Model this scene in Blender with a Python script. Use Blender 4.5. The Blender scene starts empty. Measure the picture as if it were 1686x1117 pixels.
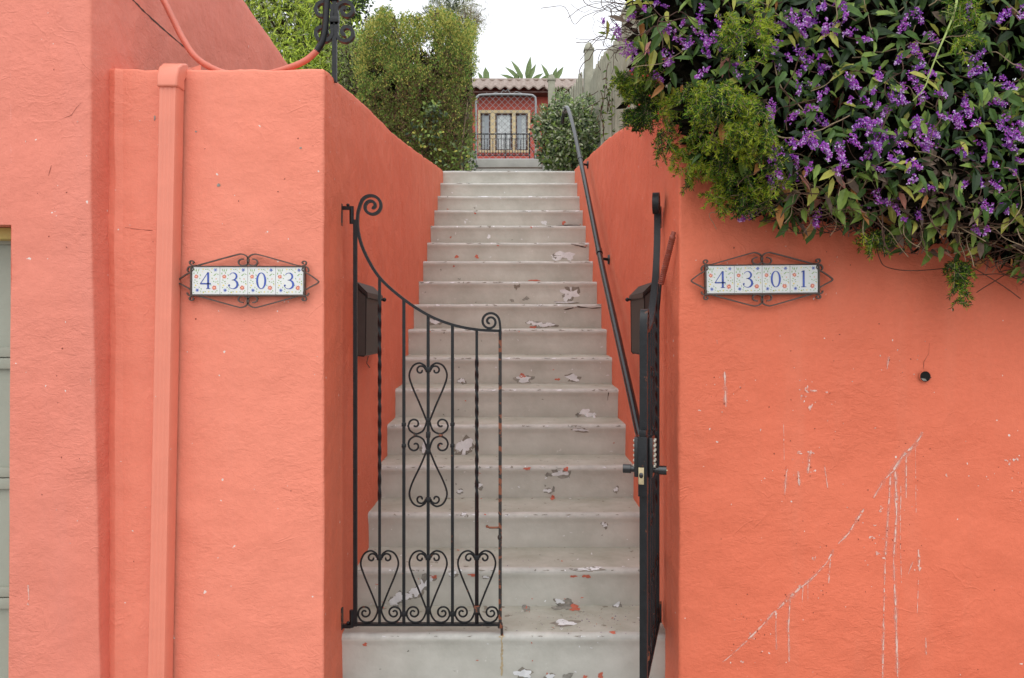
import bpy, bmesh, math, random
import numpy as np
from mathutils import Vector, Matrix, noise
from mathutils.bvhtree import BVHTree
random.seed(7); RNG = np.random.default_rng(11)
SC = bpy.context.scene; COL = SC.collection

# ---------------------------------------------------------------- camera, sky, sun, exposure
F = 1290.0; ZC = 1.441; HY = 540.0; CX = 843.0        # focal length in photo pixels, eye height, horizon row
cd = bpy.data.cameras.new('camera'); cam = bpy.data.objects.new('camera', cd); COL.objects.link(cam)
cam.location = (0, 0, ZC); cam.rotation_euler = (math.radians(90), 0, 0)
cd.sensor_width = 36; cd.lens = F / 1686 * 36; cd.shift_y = -(558.5 - HY) / 1686
cd.clip_start = .05; cd.clip_end = 2000
SC.camera = cam
SUN_EL, SUN_AZ = math.radians(62), math.radians(186)   # azimuth measured from +Y clockwise: behind and a little left of the viewer
w = bpy.data.worlds.new('World'); SC.world = w; w.use_nodes = True
nt = w.node_tree; nt.nodes.clear()
sky = nt.nodes.new('ShaderNodeTexSky'); sky.sky_type = 'NISHITA'; sky.sun_disc = False
sky.sun_elevation = SUN_EL; sky.sun_rotation = SUN_AZ
sky.air_density = 1.0; sky.dust_density = 3.0; sky.ozone_density = 1.0
hs = nt.nodes.new('ShaderNodeHueSaturation'); hs.inputs['Saturation'].default_value = .12; hs.inputs['Value'].default_value = 1.0
cl = nt.nodes.new('ShaderNodeMixRGB'); cl.blend_type = 'MIX'; cl.inputs['Fac'].default_value = .72   # cloud deck over the clear sky
cl.inputs['Color2'].default_value = (7.7, 7.9, 8.3, 1)
bg = nt.nodes.new('ShaderNodeBackground'); bg.inputs['Strength'].default_value = .15
wo = nt.nodes.new('ShaderNodeOutputWorld')
nt.links.new(sky.outputs[0], hs.inputs['Color']); nt.links.new(hs.outputs[0], cl.inputs['Color1'])
nt.links.new(cl.outputs[0], bg.inputs[0]); nt.links.new(bg.outputs[0], wo.inputs[0])
sd = bpy.data.lights.new('sun', 'SUN'); sun = bpy.data.objects.new('sun', sd); COL.objects.link(sun)
sd.energy = .95; sd.angle = math.radians(80); sd.color = (1, .97, .92)
dv = Vector((math.sin(SUN_AZ) * math.cos(SUN_EL), math.cos(SUN_AZ) * math.cos(SUN_EL), math.sin(SUN_EL)))
sun.rotation_euler = dv.to_track_quat('Z', 'Y').to_euler()
SC.view_settings.view_transform = 'Standard'; SC.view_settings.look = 'None'
SC.view_settings.exposure = .36; SC.view_settings.gamma = 1

# ---------------------------------------------------------------- helpers
def P(px, py, Y): return Vector(((px - CX) * Y / F, Y, ZC + (HY - py) * Y / F))
def lerp(a, b, t): return a + (b - a) * t
def interp(x, pts):
    xs = [p[0] for p in pts]; ys = [p[1] for p in pts]
    return float(np.interp(x, xs, ys))
def nz(p, s, seed=0): return noise.noise(Vector((p[0] * s + seed * 7.3, p[1] * s + seed * 3.1, p[2] * s - seed * 5.7)))

def tag(o, label=None, cat=None, group=None, kind=None):
    if label: o['label'] = label
    if cat: o['category'] = cat
    if group: o['group'] = group
    if kind: o['kind'] = kind
    return o
def empty(name, loc=(0, 0, 0), rz=0, **k):
    o = bpy.data.objects.new(name, None); COL.objects.link(o); o.location = loc; o.rotation_euler = (0, 0, rz)
    o.empty_display_size = .1
    return tag(o, **k)

class MB:
    """collects geometry (world coordinates, minus the origin given at build) with material slots"""
    def __init__(s): s.v = []; s.f = []; s.m = []; s.mats = []; s.smooth = True
    def slot(s, mat):
        if mat not in s.mats: s.mats.append(mat)
        return s.mats.index(mat)
    def add(s, vs, fs, mat):
        k = len(s.v); i = s.slot(mat)
        s.v.extend([tuple(v) for v in vs])
        for f in fs: s.f.append(tuple(a + k for a in f)); s.m.append(i)
    def box(s, c, d, mat, bev=0.0, rot=None):
        """box by centre and full size, optionally with chamfered edges"""
        bm = bmesh.new(); bmesh.ops.create_cube(bm, size=1)
        for v in bm.verts: v.co = Vector((v.co.x * d[0], v.co.y * d[1], v.co.z * d[2]))
        if bev: bmesh.ops.bevel(bm, geom=bm.edges[:], offset=bev, segments=2, affect='EDGES', profile=.6)
        bm.verts.index_update()
        c = Vector(c)
        vs = [((rot @ v.co) if rot else v.co) + c for v in bm.verts]
        fs = [[v.index for v in f.verts] for f in bm.faces]; bm.free()
        s.add(vs, fs, mat)
    def bx(s, x0, x1, y0, y1, z0, z1, mat, bev=0.0):
        s.box(((x0 + x1) / 2, (y0 + y1) / 2, (z0 + z1) / 2), (x1 - x0, y1 - y0, z1 - z0), mat, bev)
    def tube(s, pts, r, mat, n=8, cap=True, sq=False, twist=None, flat=None):
        pts = [Vector(p) for p in pts]; m = len(pts)
        if m < 2: return
        rs = r if isinstance(r, (list, tuple)) else [r] * m
        t0 = (pts[1] - pts[0]).normalized()
        ref = Vector((0, 1, 0)) if abs(t0.y) < .9 else Vector((0, 0, 1))
        if flat is not None: ref = Vector(flat)
        nrm = (ref - t0 * ref.dot(t0)).normalized(); vs = []; pt = t0
        for i, p in enumerate(pts):
            t = (pts[min(i + 1, m - 1)] - pts[max(i - 1, 0)])
            if t.length < 1e-9: t = pt
            t = t.normalized()
            if flat is None: nrm = (nrm - t * nrm.dot(t))
            else: nrm = (Vector(flat) - t * Vector(flat).dot(t))
            nrm = nrm.normalized() if nrm.length > 1e-8 else ref
            bi = t.cross(nrm); pt = t
            if sq:
                hw, hd = rs[i] if isinstance(rs[i], tuple) else (rs[i], rs[i])
                a = twist[i] if twist else 0
                ca, sa = math.cos(a), math.sin(a)
                for (u, v) in ((1, 1), (-1, 1), (-1, -1), (1, -1)):
                    uu, vv = u * hw, v * hd
                    vs.append(p + bi * (uu * ca - vv * sa) + nrm * (uu * sa + vv * ca))
            else:
                for k in range(n):
                    a = 2 * math.pi * k / n
                    vs.append(p + (nrm * math.cos(a) + bi * math.sin(a)) * rs[i])
        nn = 4 if sq else n
        fs = [(i * nn + k, i * nn + (k + 1) % nn, (i + 1) * nn + (k + 1) % nn, (i + 1) * nn + k) for i in range(m - 1) for k in range(nn)]
        if cap: fs += [tuple(range(nn))[::-1], tuple((m - 1) * nn + k for k in range(nn))]
        s.add(vs, fs, mat)
    def ball(s, c, r, mat, n=10, sc=(1, 1, 1)):
        c = Vector(c); vs = []; rows = n // 2
        for i in range(rows + 1):
            th = math.pi * i / rows
            for k in range(n):
                a = 2 * math.pi * k / n
                vs.append(c + Vector((math.sin(th) * math.cos(a) * r * sc[0], math.sin(th) * math.sin(a) * r * sc[1], math.cos(th) * r * sc[2])))
        fs = [(i * n + k, (i + 1) * n + k, (i + 1) * n + (k + 1) % n, i * n + (k + 1) % n) for i in range(rows) for k in range(n)]
        s.add(vs, fs, mat)
    def build(s, name, parent=None, origin=(0, 0, 0), flat=False, **k):
        me = bpy.data.meshes.new(name); o3 = Vector(origin)
        me.from_pydata([(v[0] - o3.x, v[1] - o3.y, v[2] - o3.z) for v in s.v], [], s.f)
        for m_ in s.mats: me.materials.append(m_)
        me.polygons.foreach_set('material_index', s.m)
        if not flat:
            me.polygons.foreach_set('use_smooth', [True] * len(s.f))
            try: me.set_sharp_from_angle(angle=math.radians(38))
            except Exception: pass
        me.update()
        o = bpy.data.objects.new(name, me); COL.objects.link(o)
        if parent is not None: o.parent = parent
        elif o3.length: o.location = o3
        return tag(o, **k)

# ---------------------------------------------------------------- materials
def node(nt, t, **k):
    n = nt.nodes.new(t)
    for a, b in k.items(): setattr(n, a, b)
    return n
def mat(name, col, rough=.7, var=.12, vs=6.0, bump=0.0, bs=40.0, metal=0.0, col2=None, trans=0.0, spec=.5, speck=None):
    m = bpy.data.materials.new(name); m.use_nodes = True; nt = m.node_tree; L = nt.links
    bs_ = nt.nodes['Principled BSDF']; out = nt.nodes['Material Output']
    tc = node(nt, 'ShaderNodeTexCoord')
    n1 = node(nt, 'ShaderNodeTexNoise'); n1.inputs['Scale'].default_value = vs; n1.inputs['Detail'].default_value = 6; n1.inputs['Roughness'].default_value = .65
    L.new(tc.outputs['Object'], n1.inputs['Vector'])
    mr = node(nt, 'ShaderNodeMapRange'); mr.inputs[1].default_value = .32; mr.inputs[2].default_value = .68
    L.new(n1.outputs['Fac'], mr.inputs[0])
    mx = node(nt, 'ShaderNodeMixRGB')
    c2 = col2 or tuple(c * (1 + var) for c in col); c1 = col if col2 else tuple(c * (1 - var) for c in col)
    mx.inputs[1].default_value = (*c1, 1); mx.inputs[2].default_value = (*c2, 1)
    L.new(mr.outputs[0], mx.inputs[0]); src = mx.outputs[0]
    if speck:
        n2 = node(nt, 'ShaderNodeTexNoise'); n2.inputs['Scale'].default_value = speck[1]; n2.inputs['Detail'].default_value = 3
        L.new(tc.outputs['Object'], n2.inputs['Vector'])
        r2 = node(nt, 'ShaderNodeMapRange'); r2.inputs[1].default_value = speck[2]; r2.inputs[2].default_value = speck[2] + .04
        L.new(n2.outputs['Fac'], r2.inputs[0]); m2 = node(nt, 'ShaderNodeMixRGB')
        L.new(r2.outputs[0], m2.inputs[0]); L.new(src, m2.inputs[1]); m2.inputs[2].default_value = (*speck[0], 1); src = m2.outputs[0]
    L.new(src, bs_.inputs['Base Color'])
    bs_.inputs['Roughness'].default_value = rough; bs_.inputs['Metallic'].default_value = metal
    bs_.inputs['Specular IOR Level'].default_value = spec
    if bump:
        nb = node(nt, 'ShaderNodeTexNoise'); nb.inputs['Scale'].default_value = bs; nb.inputs['Detail'].default_value = 5
        L.new(tc.outputs['Object'], nb.inputs['Vector'])
        b = node(nt, 'ShaderNodeBump'); b.inputs['Strength'].default_value = 1; b.inputs['Distance'].default_value = bump
        L.new(nb.outputs['Fac'], b.inputs['Height']); L.new(b.outputs[0], bs_.inputs['Normal'])
    if trans:
        tr = node(nt, 'ShaderNodeBsdfTranslucent'); L.new(src, tr.inputs[0])
        ms = node(nt, 'ShaderNodeMixShader'); ms.inputs[0].default_value = trans
        L.new(bs_.outputs[0], ms.inputs[1]); L.new(tr.outputs[0], ms.inputs[2]); L.new(ms.outputs[0], out.inputs[0])
    return m

def stucco(name, c1, c2, c3, seed=0.0, amt=1.0):
    """painted stucco: patchy colour, trowel ridges, fine grain, rare chips"""
    m = bpy.data.materials.new(name); m.use_nodes = True; nt = m.node_tree; L = nt.links
    b = nt.nodes['Principled BSDF']; tc = node(nt, 'ShaderNodeTexCoord')
    mp = node(nt, 'ShaderNodeMapping'); mp.inputs['Location'].default_value = (seed, seed * .7, seed * .3)
    L.new(tc.outputs['Object'], mp.inputs['Vector']); V = mp.outputs[0]
    def nn(scale, det=4, rg=.55, dist=0, vec=V):
        n = node(nt, 'ShaderNodeTexNoise'); n.inputs['Scale'].default_value = scale; n.inputs['Detail'].default_value = det
        n.inputs['Roughness'].default_value = rg; n.inputs['Distortion'].default_value = dist; L.new(vec, n.inputs['Vector']); return n.outputs['Fac']
    def rng(s, a, z, to0=0, to1=1):
        r = node(nt, 'ShaderNodeMapRange'); r.inputs[1].default_value = a; r.inputs[2].default_value = z
        r.inputs[3].default_value = to0; r.inputs[4].default_value = to1; L.new(s, r.inputs[0]); return r.outputs[0]
    def mix(f, a, c):
        x = node(nt, 'ShaderNodeMixRGB'); L.new(f, x.inputs[0])
        for i, q in ((1, a), (2, c)):
            if isinstance(q, tuple): x.inputs[i].default_value = (*q, 1)
            else: L.new(q, x.inputs[i])
        return x.outputs[0]
    c = mix(rng(nn(1.3, 5, .6), .35, .65), c1, c2)
    st = node(nt, 'ShaderNodeMapping'); st.inputs['Scale'].default_value = (6, 6, .7); L.new(V, st.inputs['Vector'])
    c = mix(rng(nn(1.2, 4, .6, 0, st.outputs[0]), .52, .75, 0, .55), c, c3)
    c = mix(rng(nn(55, 3, .6), .35, .75, 0, .22), c, tuple(q * 1.25 for q in c2))
    c = mix(rng(nn(2.6, 5, .65, .5), .50, .70, 0, .30), c, tuple(q * .86 for q in c1))
    c = mix(rng(nn(38, 2, .5), .765, .775), c, (.75, .62, .56))
    L.new(c, b.inputs['Base Color']); b.inputs['Roughness'].default_value = .62; b.inputs['Specular IOR Level'].default_value = .35
    # height: undulation + trowel ridges (warped anisotropic noise) + grain
    tw = node(nt, 'ShaderNodeMapping'); tw.inputs['Scale'].default_value = (1, 1, 1.9); tw.inputs['Rotation'].default_value = (0, .35, 0); L.new(V, tw.inputs['Vector'])
    h1 = nn(7, 3, .5); h2 = nn(24, 5, .62, 1.1, tw.outputs[0]); h3 = nn(160, 3, .6); h4 = nn(6, 3, .5, .8)
    def ma(op, a, c_):
        x = node(nt, 'ShaderNodeMath', operation=op)
        for i, q in ((0, a), (1, c_)):
            if isinstance(q, (int, float)): x.inputs[i].default_value = q
            else: L.new(q, x.inputs[i])
        return x.outputs[0]
    ridge = ma('ABSOLUTE', ma('SUBTRACT', h4, .5), 0)      # creases where the warped noise crosses .5
    ridge = rng(ridge, 0, .03, 1, 0); mask = rng(nn(3.1, 2), .52, .64)
    ridge = ma('MULTIPLY', ridge, mask)
    rough = rng(nn(2.3, 3, .5, .6), .36, .66, .16, 1.0); h5 = nn(3.2, 2, .4)
    h = ma('ADD', ma('ADD', ma('MULTIPLY', h1, 1.5), ma('MULTIPLY', h5, 2.6)), ma('MULTIPLY', ma('MULTIPLY', h2, rough), .60)); h = ma('ADD', h, ma('MULTIPLY', h3, .17)); h = ma('ADD', h, ma('MULTIPLY', ridge, .13))
    bp = node(nt, 'ShaderNodeBump'); bp.inputs['Strength'].default_value = 1; bp.inputs['Distance'].default_value = .0085 * amt
    L.new(h, bp.inputs['Height']); L.new(bp.outputs[0], b.inputs['Normal'])
    return m

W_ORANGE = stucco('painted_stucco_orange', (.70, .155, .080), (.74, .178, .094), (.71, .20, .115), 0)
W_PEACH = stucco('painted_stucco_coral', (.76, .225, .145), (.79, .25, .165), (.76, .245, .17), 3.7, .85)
W_PINK = stucco('painted_stucco_faded_pink', (.70, .21, .145), (.735, .235, .165), (.70, .235, .175), 8.1, .9)
W_FAR = mat('far_red_stucco', (.50, .10, .07), .85, .08, 3)
METALRED = mat('painted_metal_coral', (.75, .235, .155), .5, .05, 8, bump=.0004, bs=60, speck=((.6, .5, .45), 45, .74))
CONDRED = mat('painted_conduit', (.60, .165, .11), .5, .1, 12, bump=.001, bs=50)
IRON = mat('black_iron', (.008, .009, .0105), .4, .4, 30, bump=.0008, bs=120, spec=.38, speck=((.10, .035, .018), 42, .69))
IRONR = mat('rusty_iron', (.022, .018, .016), .55, .4, 30, bump=.0012, bs=120, speck=((.20, .06, .025), 34, .53))
WIRE = mat('rusty_wire', (.085, .056, .044), .5, .35, 60, bump=.0004, bs=200)
GLOSS = mat('gloss_black', (.01, .01, .011), .22, .2, 20, spec=.7)
BRASS = mat('worn_brass', (.55, .45, .27), .4, .15, 60, metal=.6)
CREAMB = mat('cream_button', (.6, .55, .45), .4, .1)
STEP = mat('step_taupe_paint', (.405, .40, .352), .62, 0, 4.0, bump=.004, bs=13, col2=(.535, .53, .478), speck=((.58, .57, .54), 34, .72), spec=.4)
TREAD = mat('step_tread_paint', (.325, .322, .262), .6, 0, 6.0, bump=.0022, bs=20, col2=(.45, .448, .392), speck=((.22, .20, .16), 22, .66), spec=.4)
WORN = mat('worn_step_edge', (.43, .425, .39), .6, .14, 14, bump=.0015, bs=50)
CHIPW = mat('white_primer_chip', (.66, .67, .68), .7, .12, 30, bump=.001, bs=90)
CHIPG = mat('bare_cement_chip', (.24, .23, .20), .9, .35, 40, bump=.002, bs=90)
CHIPR = mat('red_paint_chip', (.50, .13, .08), .7, .2, 30)
PETAL = mat('fallen_purple_petal', (.10, .03, .16), .7, .3)
CRACK = mat('hairline_crack', (.06, .04, .03), .9, .2)
CRACKR = mat('red_crack', (.22, .05, .03), .9, .2)
DRIP = mat('white_paint_drip', (.74, .38, .29), .6, .0, 60, col2=(.78, .66, .60), speck=((.74, .20, .11), 70, .54))
def soften(m, sc, lo, hi, a0, a1):
    nt = m.node_tree; tc = node(nt, 'ShaderNodeTexCoord'); n = node(nt, 'ShaderNodeTexNoise'); n.inputs['Scale'].default_value = sc; n.inputs['Detail'].default_value = 4
    r = node(nt, 'ShaderNodeMapRange'); r.inputs[1].default_value = lo; r.inputs[2].default_value = hi; r.inputs[3].default_value = a0; r.inputs[4].default_value = a1
    nt.links.new(tc.outputs['Object'], n.inputs['Vector']); nt.links.new(n.outputs['Fac'], r.inputs[0]); nt.links.new(r.outputs[0], nt.nodes['Principled BSDF'].inputs['Alpha'])
soften(DRIP, 48, .30, .54, .35, .95)
SMEAR = mat('thin_paint_smear', (.76, .42, .33), .6, .1, 45); soften(SMEAR, 14, .36, .64, .02, .30)
BOXBR = mat('brown_mailbox_metal', (.018, .010, .008), .42, .15, 20, spec=.3)
BOXGR = mat('mailbox_side_metal', (.050, .038, .032), .5, .12, 20, spec=.3)
TILEW = mat('glazed_white_tile', (.70, .71, .69), .14, .03, 12, spec=.6)
GROUT = mat('tile_joint', (.35, .25, .2), .9, .2)
TBLUE = mat('blue_glaze', (.045, .085, .36), .2, .25, 40)
TLB = mat('pale_blue_glaze', (.20, .26, .52), .2, .3, 60)
TRED = mat('red_glaze', (.58, .075, .035), .2, .2, 60)
TORG = mat('orange_glaze', (.85, .45, .28), .2, .2, 60)
TYEL = mat('yellow_glaze', (.80, .62, .12), .2, .15, 60)
TGRN = mat('green_glaze', (.24, .40, .12), .2, .2, 60)
SAGE = mat('sage_door_paint', (.33, .35, .285), .55, .07, 4, bump=.0006, bs=50)
YTRIM = mat('yellow_trim_paint', (.55, .44, .13), .55, .1, 6)
CONC = mat('concrete', (.40, .39, .36), .85, .12, 4, bump=.003, bs=30)
PAVE = mat('pavement_concrete', (.27, .262, .245), .9, .12, 3, bump=.002, bs=60)
SOIL = mat('soil', (.07, .05, .035), .95, .3, 5, bump=.02, bs=12)
GALV = mat('galvanised_steel', (.32, .33, .34), .45, .1, 20, metal=.3)
CFRAME = mat('cream_window_paint', (.66, .53, .30), .6, .06)
GLASS = mat('window_glass', (.30, .34, .36), .08, .1, 4, spec=.9)
CURT = mat('curtain', (.60, .64, .64), .8, .12, 8)
TERRA = mat('old_roof_tile', (.22, .155, .125), .85, .0, 10, col2=(.36, .30, .26), bump=.004, bs=20)
DARKU = mat('eave_underside', (.10, .05, .04), .8, .2)
FENCE = mat('weathered_fence_wood', (.24, .24, .175), .85, .0, 7, bump=.002, bs=40, col2=(.36, .35, .27))
BARK = mat('bark', (.075, .05, .035), .9, .3, 20, bump=.004, bs=40)
TWIG = mat('vine_stem', (.075, .035, .022), .8, .35, 30)
TWIGP = mat('pale_stem', (.30, .22, .13), .7, .25, 20)
def leafm(n, c, r=.42, t=.18): return mat(n, c, r, .28, 22, trans=t, spec=.28)
L_DK = leafm('leaf_dark_green', (.018, .042, .011)); L_MD = leafm('leaf_green', (.062, .125, .024))
L_LT = leafm('leaf_light_green', (.19, .28, .055)); L_YL = leafm('leaf_yellow_green', (.42, .42, .085))
L_OR = leafm('leaf_turning_orange', (.48, .22, .07)); L_PK = leafm('leaf_turning_pink', (.46, .20, .15))
L_DRY = mat('dry_leaf', (.15, .105, .075), .8, .3, 25, trans=.1)
L_CORE = mat('painted_shade_leaf', (.012, .010, .006), 1, .4, 20, spec=.05)  # near black: shade inside the foliage is put into the leaf colour
FL1 = mat('violet_flower', (.26, .048, .44), .6, .25, 60, trans=.25); FL2 = mat('magenta_flower', (.46, .085, .52), .6, .25, 60, trans=.25)
FL3 = mat('pale_violet_flower', (.68, .48, .80), .6, .2, 60, trans=.25)
F_GR = leafm('fern_green', (.115, .25, .018), .5, .3); F_YL = leafm('fern_yellow_green', (.36, .44, .035), .5, .3); F_DK = leafm('fern_dark_green', (.024, .055, .011), .5, .2)
BERRY = mat('red_berry', (.45, .02, .01), .35, .1)
H_YL = leafm('cypress_gold', (.50, .49, .12), .7, .2); H_GR = leafm('cypress_green', (.165, .28, .055), .7, .2)
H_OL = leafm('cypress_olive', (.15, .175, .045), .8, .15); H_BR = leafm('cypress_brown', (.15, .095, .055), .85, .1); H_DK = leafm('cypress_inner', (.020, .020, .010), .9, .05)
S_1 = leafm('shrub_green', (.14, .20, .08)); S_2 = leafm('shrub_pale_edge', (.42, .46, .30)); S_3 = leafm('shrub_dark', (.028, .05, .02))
T_LT = leafm('tree_lime', (.60, .72, .12), .6, .3); T_MD = leafm('tree_green', (.34, .48, .09), .6, .3); T_GY = leafm('tree_grey_green', (.34, .36, .20), .7, .2); T_DK = leafm('tree_dark', (.03, .05, .018), .6, .15)
BAN = leafm('paddle_leaf', (.19, .26, .11), .4, .25)

# ---------------------------------------------------------------- leaf batches
def unit(a): return a / np.maximum(np.linalg.norm(a, axis=-1, keepdims=True), 1e-9)
class Leaves:
    """many folded, bent leaf blades in one mesh"""
    def __init__(s): s.V = []; s.Fc = []; s.M = []; s.mats = []; s.k = 0
    def slot(s, m):
        if m not in s.mats: s.mats.append(m)
        return s.mats.index(m)
    def add(s, pos, d, nrm, L, Wd, mats, fold=.25, bend=.2, full=True):
        """pos,d,nrm: (n,3); L,Wd: (n,); mats: list of n materials"""
        pos = np.asarray(pos, float); n = len(pos)
        if n == 0: return
        d = unit(np.asarray(d, float)); nrm = np.asarray(nrm, float); nrm = unit(nrm - d * (nrm * d).sum(1, keepdims=True))
        sd_ = np.cross(d, nrm); L = np.broadcast_to(L, (n,))[:, None]; Wd = np.broadcast_to(Wd, (n,))[:, None]
        if full:
            def pt(t, wf, side): return pos + d * L * t - nrm * (bend * L * t * t) + sd_ * Wd * wf * side * .5 + nrm * (fold * Wd * wf * abs(side) * .5)
            vs = np.stack([pt(0, 0, 0), pt(.22, .85, -1), pt(.22, .85, 0), pt(.22, .85, 1), pt(.6, .8, -1), pt(.6, .8, 0), pt(.6, .8, 1), pt(1, 0, 0)], 1)
            fs = [(0, 2, 1), (0, 3, 2), (1, 2, 5, 4), (2, 3, 6, 5), (4, 5, 7), (5, 6, 7)]; c = 8
        else:
            vs = np.stack([pos, pos + d * L * .45 - sd_ * Wd * .5, pos + d * L - nrm * bend * L, pos + d * L * .45 + sd_ * Wd * .5], 1)
            fs = [(0, 3, 2, 1)]; c = 4
        s.V.append(vs.reshape(-1, 3))
        for i in range(n):
            b = s.k + i * c; mi = s.slot(mats[i])
            for f in fs: s.Fc.append(tuple(b + q for q in f)); s.M.append(mi)
        s.k += n * c
    def build(s, name, parent=None, **k):
        me = bpy.data.meshes.new(name); me.from_pydata(np.concatenate(s.V).tolist(), [], s.Fc)
        for m_ in s.mats: me.materials.append(m_)
        me.polygons.foreach_set('material_index', s.M); me.update()
        o = bpy.data.objects.new(name, me); COL.objects.link(o)
        if parent is not None: o.parent = parent
        return tag(o, **k)
def pick(n, ms, ps): 
    ps = np.array(ps) / sum(ps); return [ms[i] for i in RNG.choice(len(ms), n, p=ps)]
def rdir(n): return unit(RNG.normal(size=(n, 3)))

# ---------------------------------------------------------------- ground and terrain
XL, XR = -.696, .634          # inner faces of the two stair walls
Y0, TR, RI, Z0 = 3.195, .2944, .1774, .19
m = MB(); m.add([(-300, -60, 0), (300, -60, 0), (300, 300, 0), (-300, 300, 0)], [(0, 1, 2, 3)], PAVE)
m.build('pavement', kind='structure', flat=True)
def terr(y): return interp(y, [(3.0, 2.28), (5, 2.5), (8, 2.96), (9.3, 2.98), (10, 3.2), (11, 3.7), (12, 3.82), (20, 4.9), (60, 9), (200, 12)])
def grid_terrain(mb, xs, ys):
    vs = [(x, y, terr(y) + .03 * nz((x, y, 0), 1.7)) for y in ys for x in xs]; nx = len(xs)
    mb.add(vs, [(j * nx + i, j * nx + i + 1, (j + 1) * nx + i + 1, (j + 1) * nx + i) for j in range(len(ys) - 1) for i in range(nx - 1)], SOIL)
m = MB()
ysl = list(np.linspace(3.05, 8.0, 26)); far = [8.0, 8.4, 8.9, 9.3, 9.7, 10, 10.5, 11, 11.5, 12, 14, 17, 20, 30, 60, 200]
grid_terrain(m, list(np.linspace(XL - 1.2, XL - .1, 8)), ysl)
grid_terrain(m, list(np.linspace(XR + .1, 12, 20)), ysl)
grid_terrain(m, [-150, -60, -20, -8, -4, -2.5, -1.9, -1.2, -.8, -.4, 0, .4, .8, 1.2, 2, 4, 8, 12, 30, 60, 150], far)
m.build('hillside', kind='structure')

# ---------------------------------------------------------------- wall sweeps
def dens(path, step):
    out = []
    for a, b in zip(path[:-1], path[1:]):
        a = Vector(a); b = Vector(b); n = max(1, int(round((b - a).length / step)))
        out += [a.lerp(b, i / n) for i in range(n)]
    return out + [Vector(path[-1])]
def rcorner(a, c, b, r=.012):
    a, c, b = Vector(a), Vector(c), Vector(b); p = c + (a - c).normalized() * r; q = c + (b - c).normalized() * r
    return [tuple((p.lerp(c, t)).lerp(c.lerp(q, t), t)) for t in (0, .25, .5, .75, 1)]
def sweep(mb, path, topf, zb, thick, M_, dz=.035, amp=.0035, warp=None, seed=0, matf=None):
    n = len(path); rows = []
    ztop = max(topf(p[0], p[1]) for p in path); nzv = int((ztop - zb) / dz)
    N = []
    for i in range(n):
        t = path[min(i + 1, n - 1)] - path[max(i - 1, 0)]; t = t.normalized(); N.append(Vector((t.y, -t.x)))
    cols = []
    for i, p in enumerate(path):
        top = topf(p.x, p.y); r = .012; col = []
        for j in range(nzv + 1):
            z = zb + (top - r - zb) * j / nzv; col.append((0, z))
        for a in (30, 60, 90): col.append((r * (1 - math.cos(math.radians(a))), top - r + r * math.sin(math.radians(a))))
        for q in (.04, .09, thick): col.append((q, top))
        c = []
        for k, (ins, z) in enumerate(col):
            q = Vector((p.x - N[i].x * ins, p.y - N[i].y * ins, z))
            d = amp * nz(q, 3.1, seed) + amp * .5 * nz(q, 9, seed + 1) + .0007 * nz(q, 33, seed + 2)
            e = (.006 * nz(q, 7, 5) + .003 * nz(q, 27, 6)) if z > top - .02 else 0
            q = q + Vector((N[i].x * d, N[i].y * d, e))
            if warp: q = warp(q)
            c.append(q)
        cols.append(c)
    m_ = len(cols[0])
    vs = [v for c in cols for v in c]
    fs = [(i * m_ + j, (i + 1) * m_ + j, (i + 1) * m_ + j + 1, i * m_ + j + 1) for i in range(n - 1) for j in range(m_ - 1)]
    if matf:
        for i in range(n - 1): mb.add([v for c in cols[i:i + 2] for v in c], [(j, m_ + j, m_ + j + 1, j + 1) for j in range(m_ - 1)], matf(path[i]))
    else: mb.add(vs, fs, M_)

# decals laid on the real surface found along a direction
def decal(mb, bvh, pts, M_, off=.0014):
    """fan polygon whose outline (photo pixels) is dropped on the surface"""
    o = Vector((0, 0, ZC)); vs = []
    cx = sum(p[0] for p in pts) / len(pts); cy = sum(p[1] for p in pts) / len(pts)
    for (x, y) in [(cx, cy)] + list(pts):
        d = (P(x, y, 1) - o).normalized(); h, n_, _, dist = bvh.ray_cast(o, d)
        if h is None: return
        if n_.dot(d) > 0: n_ = -n_
        vs.append(h + n_ * off)
    if max(v.y for v in vs) - min(v.y for v in vs) > .08: return
    k = len(pts); mb.add(vs, [(0, 1 + i, 1 + (i + 1) % k) for i in range(k)], M_)
def blob(x, y, rx, ry, n=14, jag=.35, rot=0):
    out = []; ph = [random.random() * 6.3 for _ in range(4)]; n = max(n, 8) + (8 if rx * ry > 12 else 0)
    for i in range(n):
        a = 2 * math.pi * i / n; r = 1 + jag * (.45 * math.sin(2 * a + ph[0]) + .38 * math.sin(3 * a + ph[1]) + .30 * math.sin(5 * a + ph[2]) + .2 * math.sin(9 * a + ph[3])) + jag * (random.random() - .5) * .35; r = max(r, .15)
        u, v = rx * r * math.cos(a), ry * r * math.sin(a)
        out.append((x + u * math.cos(rot) - v * math.sin(rot), y + u * math.sin(rot) + v * math.cos(rot)))
    return out
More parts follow.
